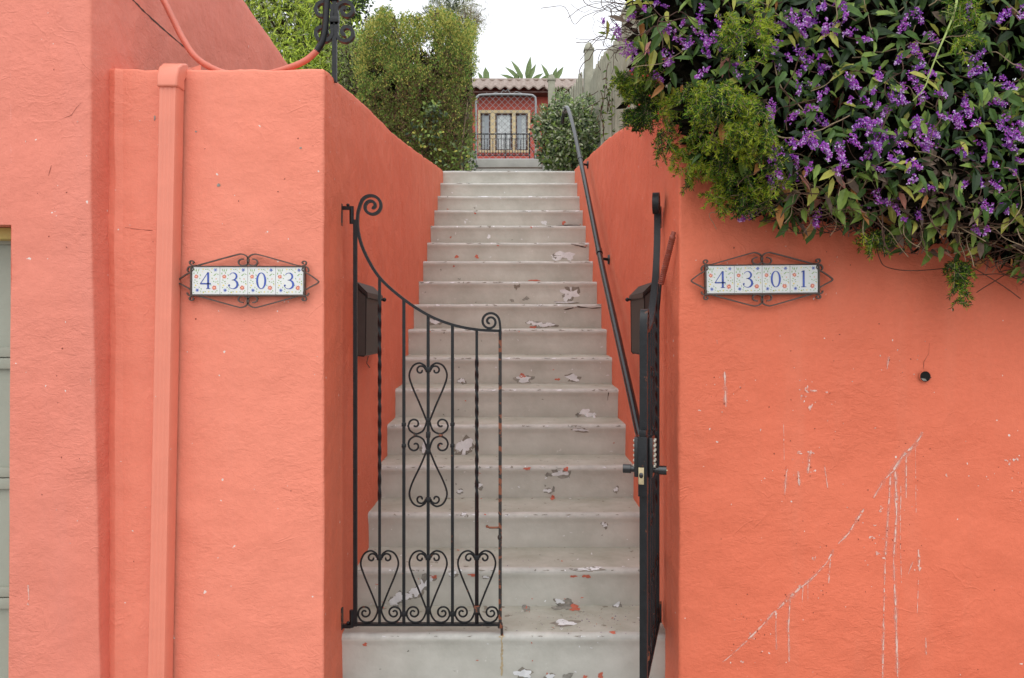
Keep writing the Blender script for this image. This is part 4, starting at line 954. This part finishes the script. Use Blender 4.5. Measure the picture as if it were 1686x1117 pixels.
# ---------------------------------------------------------------- cypress hedge
def fnoise(P_, s, seed=0): return np.array([nz(p, s, seed) for p in P_])
hd = empty('cypress_hedge', (-1.1, 8.9, 2.98), label='clipped golden green cypress hedge browning below, left of the top of the steps', cat='hedge')
htop = [(560, 157), (586, 107), (592, 79), (600, 49), (612, 31), (636, 15), (648, 27), (657, 47), (664, 29), (676, 25), (690, 33), (694, 57), (702, 29), (712, 19), (730, 21), (745, 23), (756, 33), (762, 41), (775, 37), (796, 31)]
lv = Leaves(); ctr = []
while len(ctr) < 2500:
    px = random.uniform(588, 789); side = px > 772; edge = lambda y: lerp(790, 768, (y - 30) / 250)
    py = random.uniform(8, 300); t = interp(px, htop)
    if py < t + 6: continue
    Y = 8.25 + .35 * random.random() ** 2 + .10 * nz((px * .02, py * .012, 0), 1) if not side else random.uniform(8.3, 11.0)
    p = P(px if not side else 780, py, 8.3 if not side else Y)
    if not side and px > edge(py) - 14: continue
    if side: p.x = -.46 - .10 * (py - 30) / 250 + random.uniform(-.05, .01); p.z = ZC + (HY - py) * Y / F; p.y = Y
    else: p = P(px, py, Y)
    if p.z < terr(p.y) - .05: continue
    if nz((px * .035, py * .022, 3), 1, 6) < -.31 and random.random() < .85: continue
    ctr.append((p, py, px))
for i in range(60):
    px = random.uniform(592, 780); t = interp(px, htop); a = P(px, t + 12 - random.random() * 12, 8.45); ctr.append((a, t, px))
for (p, py, px) in ctr:
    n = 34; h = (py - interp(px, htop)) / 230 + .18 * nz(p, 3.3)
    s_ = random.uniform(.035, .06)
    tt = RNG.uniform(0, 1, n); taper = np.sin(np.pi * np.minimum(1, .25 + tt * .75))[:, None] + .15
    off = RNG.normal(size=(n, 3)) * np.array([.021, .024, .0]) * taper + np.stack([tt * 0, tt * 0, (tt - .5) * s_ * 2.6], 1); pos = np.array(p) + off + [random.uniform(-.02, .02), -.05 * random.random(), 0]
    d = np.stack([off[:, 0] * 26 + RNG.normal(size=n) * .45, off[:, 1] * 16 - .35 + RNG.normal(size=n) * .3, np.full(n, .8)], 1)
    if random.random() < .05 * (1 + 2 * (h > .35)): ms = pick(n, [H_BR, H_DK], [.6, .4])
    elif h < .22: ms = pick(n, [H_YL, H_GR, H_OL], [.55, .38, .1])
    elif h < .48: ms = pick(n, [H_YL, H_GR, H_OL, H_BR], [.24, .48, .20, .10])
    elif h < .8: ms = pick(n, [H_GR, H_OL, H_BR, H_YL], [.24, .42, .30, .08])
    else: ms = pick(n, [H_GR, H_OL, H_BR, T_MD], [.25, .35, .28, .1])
    nr = np.array([0, -1, .3]) + RNG.normal(size=(n, 3)) * .5
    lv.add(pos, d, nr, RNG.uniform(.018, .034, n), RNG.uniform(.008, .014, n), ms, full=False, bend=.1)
N = 9000   # inner mass, coloured near black to paint the shade in the gaps
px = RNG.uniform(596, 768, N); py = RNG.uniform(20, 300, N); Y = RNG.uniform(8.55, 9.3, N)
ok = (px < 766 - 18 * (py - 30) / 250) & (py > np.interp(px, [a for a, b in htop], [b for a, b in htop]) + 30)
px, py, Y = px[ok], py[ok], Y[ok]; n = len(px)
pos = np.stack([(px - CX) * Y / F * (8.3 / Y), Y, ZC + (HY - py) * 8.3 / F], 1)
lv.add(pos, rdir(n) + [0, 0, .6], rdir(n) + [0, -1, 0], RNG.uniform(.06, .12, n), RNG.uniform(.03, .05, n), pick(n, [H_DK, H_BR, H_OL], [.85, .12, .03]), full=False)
lv.build('foliage', parent=hd).location = -hd.location
m = MB()
for i in range(46):
    x = random.uniform(-1.6, -.5); y = 8.42 + random.random() * .4; z0 = 2.95; z = z0; pts = [(x, y, z)]
    top_ = P(0, interp(CX + x * F / 8.4, htop) + 25, 8.4).z - random.random() * .5
    while z < top_: z += .12; x += random.uniform(-.02, .02); pts.append((x, y + random.uniform(-.05, .02), z))
    m.tube(pts, [lerp(.013, .003, k / len(pts)) for k in range(len(pts))], TWIGP if i % 3 == 0 else BARK, 5)
m.build('branches', parent=hd).location = -hd.location
# ivy creeping over the hedge's foot
lv = Leaves(); N = 230; pos = []
while len(pos) < N:
    px, py = random.choice([(random.gauss(735, 22), random.gauss(262, 16)), (random.gauss(775, 8), random.gauss(262, 18)), (random.gauss(700, 16), random.gauss(215, 14)), (random.gauss(712, 10), random.gauss(178, 7))])
    if py > 282: continue
    pos.append(P(px, py, 8.16 - random.random() * .08))
n = len(pos); lv.add(pos, rdir(n) * [1, .6, 1] + [0, -.2, -.5], rdir(n) * .6 + [0, -1, .6], RNG.uniform(.03, .055, n), RNG.uniform(.024, .04, n), pick(n, [S_1, L_LT, S_3, L_YL], [.4, .25, .3, .08]))
lv.build('ivy', label='green ivy creeping over the foot of the cypress hedge', cat='ivy', kind='stuff')

# ---------------------------------------------------------------- shrub by the garden gate
sb = empty('leafy_shrub', (.7, 9.0, 2.98), label='glossy leaved round shrub at the top right of the steps behind the handrail', cat='shrub')
lv = Leaves(); pos, nr = [], []
def inside(px, py): return ((px - 934) / 55) ** 2 + ((py - 222) / 62) ** 2 < 1 + .75 * nz((px * .045, py * .045, 0), 1) + random.choice([0, .1, .1, .35]) and px > 876
while len(pos) < 3600:
    px = random.uniform(872, 995); py = random.uniform(145, 300)
    if not inside(px, py): continue
    u = ((px - 934) / 58) ** 2 + ((py - 222) / 66) ** 2
    Y = 9.0 - .38 * math.sqrt(max(0, 1 - u)) + random.random() ** 2 * .30
    p = P(px, py, Y)
    if p.x > XR - .05 and p.y < 8.1: continue
    pos.append(p); nr.append(((px - 934) / 58, -1.0, -(py - 222) / 66 + .5))
n = len(pos); nr = np.array(nr) + RNG.normal(size=(n, 3)) * .55
lv.add(pos, RNG.normal(size=(n, 3)) * [1, .5, 1] + [0, -.2, .2], nr, RNG.uniform(.035, .065, n), RNG.uniform(.018, .03, n), pick(n, [S_1, S_2, S_3, L_LT], [.44, .22, .16, .22]))
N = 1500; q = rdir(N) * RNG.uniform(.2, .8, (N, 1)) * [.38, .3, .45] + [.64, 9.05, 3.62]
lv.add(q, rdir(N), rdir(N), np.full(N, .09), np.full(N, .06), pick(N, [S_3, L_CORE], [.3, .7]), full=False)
lv.build('leaves', parent=sb).location = -sb.location
m = MB()
for i in range(26):
    a = random.uniform(-1, 1); pts = [(.66 + .05 * a, 9.0, 2.95), (.66 + .2 * a, 8.95, 3.4), (.64 + .38 * a, 8.85, 3.75 + random.uniform(-.2, .25))]
    m.tube(smooth(pts, 4), .006, TWIGP, 5)
for px, py, tx, ty in ((880, 262, 872, 240), (893, 150, 896, 140), (965, 160, 985, 150), (960, 180, 990, 165), (975, 225, 995, 205)):
    m.tube([P(px, py, 8.8), P((px + tx) / 2 + 3, (py + ty) / 2, 8.8), P(tx, ty, 8.8)], .004, TWIG, 4)
m.build('stems', parent=sb).location = -sb.location

# ---------------------------------------------------------------- trees behind
def crown(name_, clumps, ms, ps, n_per, Lf, Wf, spread, droop, trunk, label, cat='tree', grp=None):
    rt = empty(name_, trunk[0], label=label, cat=cat, group=grp); lv = Leaves()
    for (c, r) in clumps:
        n = n_per; off = RNG.normal(size=(n, 3)) * r * .5; pos = np.array(c) + off
        d = rdir(n) * spread + unit(off) * .8 + [0, 0, droop]
        mm = pick(n, ms, ps) if random.random() > .25 else pick(n, ms[::-1], ps)
        lv.add(pos, d, rdir(n) + [0, -.5, .8], RNG.uniform(Lf * .6, Lf * 1.3, n), RNG.uniform(Wf * .6, Wf * 1.2, n), mm, full=False, bend=.15)
    lv.build('crown', parent=rt).location = -rt.location
    m = MB(); m.tube(smooth(trunk, 5), [lerp(.14, .05, i / ((len(trunk) - 1) * 5)) for i in range((len(trunk) - 1) * 5 + 1)], BARK, 10)
    for (c, r) in clumps[::5]:
        b = Vector(trunk[-1 - random.randint(0, min(1, len(trunk) - 2))]); mid = b.lerp(Vector(c), .5) + Vector((0, 0, random.uniform(-.1, .15)))
        m.tube(smooth([b, mid, Vector(c)], 4), [lerp(.035, .006, i / 8) for i in range(9)], BARK, 6)
    m.build('trunk', parent=rt).location = -rt.location
    return rt
cl_ = []
while len(cl_) < 170:
    px = random.uniform(395, 612); py = random.uniform(-110, 185)
    if px > 548 and py < 55 + 40 * nz((px * .03, 0, 0), 1): continue
    if px > 590 and py < 95: continue
    cl_.append((P(px, py, random.uniform(9.6, 11.2)), random.uniform(.16, .34)))
crown('feathery_tree', cl_, [T_LT, T_MD, T_GY, T_DK], [.62, .22, .12, .04], 230, .10, .018, .8, -.35, [P(480, 320, 10.8), P(482, 200, 10.8), P(490, 90, 10.7), P(500, 20, 10.6)], 'bright lime green feathery tree rising behind the left pier')
cl_ = []
while len(cl_) < 60:
    px = random.gauss(560, 22); py = random.gauss(10, 40)
    if px > 600: continue
    cl_.append((P(px, py, random.uniform(14, 15.5)), random.uniform(.15, .3)))
crown('dark_tree', cl_, [T_DK, L_MD, T_MD], [.6, .3, .1], 70, .10, .05, 1, -.1, [P(545, 300, 15), P(548, 150, 15), P(556, 60, 15)], 'dark leaved tree with sky gaps behind the iron scroll')
cl_ = [(P(random.uniform(556, 606), random.uniform(70, 175), random.uniform(8.8, 9.6)), random.uniform(.1, .2)) for _ in range(60)]
crown('dusty_bush', cl_, [T_MD, T_GY, T_DK, H_BR], [.3, .3, .35, .15], 90, .07, .012, .9, -.1, [P(590, 200, 9.4), P(586, 150, 9.3), P(580, 110, 9.2)], 'dusty green bush between the feathery tree and the cypress hedge', 'bush')
cl_ = [(P(random.gauss(778, 9), random.gauss(28, 12), random.uniform(12, 13)), .12) for _ in range(34)]
crown('dry_bush', cl_, [T_GY, H_BR], [.6, .4], 34, .09, .006, 1, .2, [P(765, 250, 12.6), P(768, 120, 12.6), P(774, 50, 12.5)], 'sparse dry twiggy bush showing over the right end of the hedge', 'bush')
# palm fronds
pr = empty('palm_tree', P(745, 250, 17), label='palm with drooping spiky fronds above the cypress hedge', cat='palm'); m = MB()
m.tube([P(745, 260, 17), P(743, 100, 17), P(742, 34, 17)], [.13, .11, .10], BARK, 12); m.build('trunk', parent=pr).location = -pr.location
lv = Leaves()
for a in list(np.linspace(.05, 3.1, 13)) + [-.4, 3.6]:
    c = P(740, 22, 17) + Vector((random.uniform(-.1, .1), 0, 0)); ln = random.uniform(.42, .68); pts = []
    for t in np.linspace(0, 1, 30):
        q = c + Vector((math.cos(a) * ln * t, random.uniform(-.02, .02), math.sin(a) * ln * t * .9 - .30 * t * t * abs(math.cos(a)))); pts.append(q)
    for sgn in (1, -1):
        dd = np.array([[math.cos(a + sgn * .7), -.1, math.sin(a + sgn * .7) - .3]] * 30) + RNG.normal(size=(30, 3)) * .12
        lv.add(pts, dd, np.tile([0, -1, .3], (30, 1)), np.full(30, .20), np.full(30, .014), pick(30, [T_DK, T_GY, H_OL], [.4, .4, .2]), full=False, bend=.2)
lv.build('fronds', parent=pr).location = -pr.location
# bird of paradise behind the roof
bp_ = empty('paddle_leaf_plant', P(860, 132, 25), label='broad paddle leaved plant showing above the tiled roof', cat='plant'); lv = Leaves(); m = MB()
for (bx0, by0, tx, ty, w_) in [(862, 136, 844, 101, 10), (858, 136, 834, 111, 10), (866, 134, 874, 96, 11), (868, 136, 882, 108, 9), (850, 134, 825, 123, 8), (872, 138, 893, 122, 9), (905, 136, 893, 107, 9), (912, 136, 927, 112, 10), (908, 136, 917, 113, 8), (800, 136, 800, 113, 13), (885, 138, 905, 124, 8), (845, 140, 852, 122, 8), (795, 138, 788, 120, 8)]:
    a, b = P(bx0, by0, 25), P(tx, ty, 25); d = b - a; a2 = a + d * .05
    lv.add([a2], [d + Vector((0, -.1, 0))], [(.3, -1, .4)], d.length * 1.02, w_ * 25 / F, [BAN], fold=.5, bend=.12); m.tube([P(860, 200, 25), a, a2 + d * .3], .02, BAN, 6)
lv.build('leaves', parent=bp_).location = -bp_.location; m.build('stalks', parent=bp_).location = -bp_.location

# ---------------------------------------------------------------- flowering vine over the right wall
vb = [(960, 95), (1000, 112), (1030, 135), (1060, 150), (1110, 190), (1160, 285), (1230, 350), (1290, 378), (1340, 384), (1400, 382), (1440, 398), (1480, 412), (1530, 420), (1580, 425), (1620, 440), (1686, 458), (1800, 480), (2000, 490)]
def vbot(px): return interp(px, vb) - 6 + 10 * nz((px * .03, 0, 0), 1, 2)
def vsurf(px, py):
    """distance of the vine's outer surface"""
    b = vbot(px); t = max(0, min(1, (b - py) / 150))
    y = 2.80 - .26 * math.sin(t * math.pi / 2) + .06 * nz((px * .008, py * .008, 0), 1, 4) + .03 * nz((px * .025, py * .025, 0), 1, 5)
    if px < 1160: y += (1160 - px) / 160 * .42
    return y
vn = empty('flowering_vine', (1.3, 2.95, 2.35), label='dense vine with purple flower clusters spilling over the right wall', cat='vine')
VO = vn.location.copy()
lv = Leaves(); pos, nr, dr, ms, Ls = [], [], [], [], []
def vcount(n, x0, x1, depth, margin=0):
    out = []
    while len(out) < n:
        px = random.uniform(x0, x1); py = random.uniform(-190, 470)
        if py > vbot(px) - margin: continue
        if px < 1045 and random.random() < .75: continue
        if 1090 < px < 1250 and py > 150 and random.random() < .55: continue
        if margin == 0 and px > 1430 and py > vbot(px) - 95 and random.random() < .3: continue
        out.append((px, py, vsurf(px, py) + depth(random.random())))
    return out
A = vcount(3300, 985, 1960, lambda r: r * r * .12 - .01)
for (px, py, Y) in A:
    p = P(px, py, Y); low = py > vbot(px) - 110
    pos.append(p); a = random.choice([-.55, -2.6, -1.5]) + random.gauss(0, .6) if not low else random.gauss(-1.6, .75); dr.append((math.cos(a), random.uniform(-.55, .1), math.sin(a))); nr.append((random.gauss(0, .35), -1 + random.gauss(0, .3), random.gauss(.65, .35)))
    L_ = random.uniform(.028, .072) if random.random() < .85 else random.uniform(.07, .09); Ls.append(L_)
    r = random.random(); deep = Y - vsurf(px, py)
    if low and r < .35: ms.append(random.choice([L_YL, L_OR, L_PK, L_LT, L_DRY, L_LT]))
    elif r < .36: ms.append(L_DK)
    elif r < .70: ms.append(L_MD)
    elif r < .90: ms.append(L_LT)
    elif r < .985: ms.append(L_YL)
    else: ms.append(random.choice([L_OR, L_PK, L_DRY]))
Ls = np.array(Ls); lv.add(pos, dr, nr, Ls, Ls * RNG.uniform(.28, .46, len(Ls)), ms, fold=.35, bend=.22)
lv.build('leaves', parent=vn).location = -VO
# near black leaves deeper in, the vine's inner shade painted as leaf colour
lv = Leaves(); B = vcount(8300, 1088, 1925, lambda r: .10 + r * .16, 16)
fs_ = [(random.uniform(1095, 1285), random.uniform(150, 335)) for _ in range(2600)]
B += [(x, y, vsurf(x, y) + random.uniform(.07, .2)) for x, y in fs_ if y < vbot(x) - 16 and x > 1128]
B = [b for b in B if b[0] > 1128 or b[1] < 120]
pos = []
for (px, py, Y) in B:
    p = P(px, py, Y)
    if p.z < 2.36: p.y = min(p.y, 2.885); 
    pos.append(p)
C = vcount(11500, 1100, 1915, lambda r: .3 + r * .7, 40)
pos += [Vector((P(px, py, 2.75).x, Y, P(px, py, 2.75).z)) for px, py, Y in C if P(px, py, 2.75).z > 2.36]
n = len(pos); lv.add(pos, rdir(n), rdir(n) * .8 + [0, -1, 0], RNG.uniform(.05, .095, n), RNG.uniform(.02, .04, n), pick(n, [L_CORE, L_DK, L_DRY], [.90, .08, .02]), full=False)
# brown dead leaves caught low in the vine
N = 260; pos = []
while len(pos) < N:
    px, py = random.gauss(1530, 45), random.gauss(330, 42)
    if py < vbot(px): pos.append(P(px, py, vsurf(px, py) + random.random() * .06))
lv.add(pos, rdir(N) + [0, 0, -.5], rdir(N) * .7 + [0, -1, 0], RNG.uniform(.03, .055, N), RNG.uniform(.012, .024, N), pick(N, [L_DRY, L_CORE], [.55, .45]), fold=.8, bend=.5)
lv.build('dead_and_shade_leaves', parent=vn).location = -VO
# stems
m = MB()
for i in range(520):
    px, py, Y = random.choice(A) if i % 2 else (lambda x: (x, vbot(x) - random.uniform(-8, 70), 2.8))(random.uniform(1260, 1850))
    Y = vsurf(px, py) + random.uniform(-.03, .05); a = random.gauss(0, .9) + (math.pi if random.random() < .5 else 0); pts = [P(px, py, Y)]
    for k in range(random.randint(3, 8)):
        a += random.gauss(0, .45); px += math.cos(a) * 17; py -= math.sin(a) * 17
        if py > vbot(px) + 14 or px < 1000: break
        pts.append(P(px, py, min(Y + random.uniform(-.015, .015), 2.89)))
    if len(pts) > 2: m.tube(smooth(pts, 3), random.uniform(.0009, .0022), random.choice([TWIG, TWIG, TWIG, TWIGP]), 4)
for pts in ([(1440, 395), (1448, 425), (1460, 440), (1500, 446), (1560, 442), (1600, 440)], [(1686, 440), (1660, 450), (1640, 462), (1620, 474), (1608, 482)], [(1700, 470), (1650, 452), (1600, 452), (1570, 430)], [(1640, 400), (1638, 430), (1650, 450), (1690, 455)], [(1560, 420), (1600, 440), (1650, 470), (1680, 492)], [(1335, 380), (1338, 350), (1330, 320)]):
    m.tube(smooth([P(x, y, 2.83 + .03 * math.sin(x)) for x, y in pts], 5), .0017, TWIG, 5)
m.tube(smooth([P(1250, 375 - 20, 2.8), P(1172, 350, 2.85), P(1176, 370, 2.87), P(1180, 378, 2.87)], 5), .0012, TWIGP, 4)
# loose twining shoots against the sky
for i in range(46):
    x, y = random.uniform(990, 1060), random.uniform(0, 95); a = math.pi + random.gauss(0, .8); Y = random.uniform(2.95, 3.15); pts = [P(x + 20, y, Y)]
    for k in range(random.randint(4, 8)): a += random.gauss(0, .5); x += math.cos(a) * 9; y -= math.sin(a) * 9; pts.append(P(x, y, Y))
    m.tube(smooth(pts, 3), random.uniform(.0007, .0016), TWIG, 4)
for pts in ([(1010, 10), (985, 18), (960, 28), (945, 40), (930, 12), (905, 12), (890, 14)], [(1020, 40), (990, 60), (972, 78), (955, 100)], [(1050, 10), (1000, 4), (960, 12), (935, 30)]):
    m.tube(smooth([P(x, y, 3.05) for x, y in pts], 4), .0012, TWIG, 4)
m.build('stems', parent=vn).location = -VO
# a pale bare shoot and its side spurs
m = MB(); sh = smooth([P(1577, -12, 2.5), P(1572, 18, 2.49), P(1560, 50, 2.48), P(1546, 82, 2.48), P(1532, 118, 2.49), P(1522, 145, 2.49), P(1503, 166, 2.5)], 5)
m.tube(sh, [lerp(.0042, .0014, i / (len(sh) - 1)) for i in range(len(sh))], mat('pale_green_shoot', (.34, .42, .12), .5, .15, 20), 7)
for x, y, dx, dy in ((1560, 52, 22, -8), (1568, 24, -18, -4), (1555, 66, 18, 6), (1546, 84, -16, -6), (1540, 98, 14, 10), (1530, 122, -10, 8)): m.tube([P(x, y, 2.485), P(x + dx * .6, y + dy, 2.48), P(x + dx, y + dy * 1.3, 2.475)], .0011, m.mats[0], 4)
PS = m.mats[0]; m.build('bare_shoot', parent=vn).location = -VO; m = MB()
m.tube(smooth([P(x, y, 2.56) for x, y in ((1272, 70), (1278, 120), (1290, 150), (1312, 170), (1330, 190), (1345, 205))], 4), .0022, TWIGP, 5)
m.build('bare_shoot', parent=vn).location = -VO
# flower racemes
lv = Leaves(); spots = []
big = [(1400, 120), (1340, 215), (1345, 185), (1330, 225), (1620, 115), (1600, 100), (1640, 130), (1665, 210), (1540, 235), (1500, 20), (1575, 182), (1655, 22), (1690, 15), (1490, 30), (1290, 250), (1305, 290), (1280, 265), (1265, 165), (1180, 65), (1150, 45), (1280, 60), (1300, 25), (1335, 22), (1310, 75), (1272, 92), (1115, 50), (1095, 85), (1030, 70), (1010, 40), (1022, 88), (1345, 355), (1270, 280), (1420, 200), (1380, 235), (1240, 350), (1440, 250), (1650, 195), (1466, 225), (1565, 190), (1625, 160)]
for x, y in big: spots.append((x + random.uniform(-6, 6), y + random.uniform(-6, 6), 1.25))
while len(spots) < 400:
    px = random.uniform(985, 1940); py = random.uniform(-160, 400); b = vbot(px)
    if py > b - 8 or (1060 < px < 1245 and py > 130): continue
    if py > b - 110 and random.random() < .55: continue
    if nz((px * .011, py * .013, 0), 1, 8) < random.uniform(-.30, .22): continue
    spots.append((px, py, random.uniform(.4, .95)))
for (px, py, s_) in spots:
    Y = vsurf(px, py) - random.uniform(-.02, .03); c = np.array(P(px, py, Y)); a = random.gauss(-1.4, .8); ax_ = np.array([math.cos(a), -.3, math.sin(a)])
    n = int(34 * s_); t = RNG.uniform(0, 1, n); ctrs = c + ax_ * (t[:, None] * .046 * s_) + rdir(n) * (.013 * s_ * (1.1 - t[:, None] * .75))
    young = random.random() < .3
    for q in range(3):
        ms = [(FL3 if (random.random() < .16 + .30 * (tt > .75)) else random.choice([FL1, FL2, FL2 if not young else FL1])) for tt in t]
        lv.add(ctrs + RNG.normal(size=(n, 3)) * .0014, rdir(n) + [0, -.4, .2], rdir(n) * .6 + [0, -1, 0], RNG.uniform(.0045, .0078, n), RNG.uniform(.0045, .0068, n), ms, full=False, bend=.3)
lv.build('flowers', parent=vn).location = -VO

# ---------------------------------------------------------------- asparagus ferns
def fern(label, shape, count, root_px, mats_, ps, depth=0.0, berries=0):
    """arching stems carrying whorls of needles"""
    x0, y0 = root_px; rt = empty('asparagus_fern', P(x0, y0, vsurf(x0, y0)), label=label, cat='fern'); lv = Leaves(); m = MB(); n_ = 0
    while n_ < count:
        px, py = shape()
        if count > 100 and nz((px * .028, py * .028, 2), 1, 17) + .35 * nz((px * .09, py * .09, 0), 1, 19) < random.uniform(-.28, .02): continue
        Y = min(vsurf(px, py) + depth + .03 - random.uniform(0, .11), 2.86 if px > 1120 else 3.3)
        p = P(px, py, Y); tone = nz((px * .03, py * .03, 0), 1, 13)
        a = random.gauss(-1.3, .9); L_ = random.uniform(.02, .055); d = Vector((math.cos(a), random.uniform(-.9, .0), math.sin(a) + .35)).normalized(); K = int(L_ / .006)
        pts = [p + d * (L_ * k / K) + Vector((0, 0, -.02 * (k / K) ** 2)) for k in range(K)]
        m.tube(pts, .0007, TWIGP, 3, cap=False)
        for q in pts:
            nn = 5; dd = rdir(nn) * [1, .8, 1] + np.array(d) * .9
            pp = list(ps)
            if tone > .05: pp[1] *= 4
            if tone < -.10: pp[2] *= 6
            lv.add(np.tile(np.array(q), (nn, 1)), dd, rdir(nn) + [0, -1, 0], RNG.uniform(.012, .021, nn), np.full(nn, .0034), pick(nn, mats_, pp), full=False, bend=.1)
        n_ += 1
    for i in range(berries):
        px, py = shape(); m.ball(P(px, py, min(vsurf(px, py) - .02, 2.84)), .0035, BERRY, 6)
    lv.build('needles', parent=rt).location = -rt.location; m.build('stems', parent=rt).location = -rt.location
def in_poly(x, y, pl):
    c = False; j = len(pl) - 1
    for i in range(len(pl)):
        if (pl[i][1] > y) != (pl[j][1] > y) and x < (pl[j][0] - pl[i][0]) * (y - pl[i][1]) / (pl[j][1] - pl[i][1]) + pl[i][0]: c = not c
        j = i
    return c
def poly_shape(pl):
    x0, x1 = min(p[0] for p in pl), max(p[0] for p in pl); y0, y1 = min(p[1] for p in pl), max(p[1] for p in pl)
    def f():
        while True:
            x, y = random.uniform(x0, x1), random.uniform(y0, y1)
            if in_poly(x, y, pl): return x, y
    return f
FM = [F_GR, F_YL, F_DK]
fern('large yellow green fern hanging over the corner of the right wall above the open gate', poly_shape([(1085, 175), (1130, 130), (1200, 135), (1250, 165), (1285, 240), (1290, 330), (1235, 350), (1180, 338), (1130, 310), (1120, 285), (1075, 248), (1082, 205)]), 800, (1180, 220), FM, [.5, .4, .3], 0, 26)
fern('dark drooping fern tuft hanging beside the picket fence above the sloping wall', poly_shape([(1010, 125), (1060, 105), (1090, 130), (1085, 165), (1072, 188), (1050, 208), (1030, 196), (1016, 165)]), 330, (1050, 150), FM, [.45, .12, .5], .05, 7)
fern('bright fern tuft high among the purple flowers left of the middle of the vine', poly_shape([(1195, 20), (1240, -5), (1275, 25), (1262, 75), (1230, 112), (1205, 95), (1190, 60)]), 105, (1230, 50), FM, [.6, .4, .15], -.01)
fern('bright fern tuft at the top edge behind the pale bare shoot', poly_shape([(1540, -20), (1615, -20), (1605, 40), (1590, 78), (1565, 60), (1548, 20)]), 60, (1580, 20), FM, [.7, .2, .2], -.005)
fern('thin dark fern strand dangling on the wall below the vine at the right', poly_shape([(1556, 432), (1590, 430), (1584, 470), (1577, 505), (1569, 470)]), 60, (1575, 440), FM, [.5, .05, .6], .02)
fern('small shaded fern under the vine just right of number 4301', poly_shape([(1405, 380), (1470, 385), (1475, 400), (1455, 412), (1420, 405)]), 45, (1440, 392), FM, [.3, .2, .7], .0)

# a stray vine on the fence
m = MB()
vf = empty('climbing_vine', (.95, 7.2, 2.9), label='thin twining vine with sparse leaves climbing the picket fence', cat='vine'); lv = Leaves()
for (x, y) in ((1000, 245), (1008, 240), (990, 235), (1003, 200), (1015, 210)):
    pts = []; yy = y
    while yy > y - random.uniform(60, 120): yy -= 12; x += random.uniform(-5, 5); q = P(x, yy, 7.6); q.y = 7.6; q.x = min(q.x, .97); pts.append(q)
    m.tube(smooth(pts, 3), .0035, TWIG, 4); n = len(pts) * 2
    lv.add([pts[i // 2] for i in range(n)], rdir(n), rdir(n) + [0, -1, 0], np.full(n, .05), np.full(n, .02), pick(n, [L_MD, L_LT, L_DRY], [.5, .3, .2]))
m.build('stems', parent=vf).location = -vf.location; lv.build('leaves', parent=vf).location = -vf.location
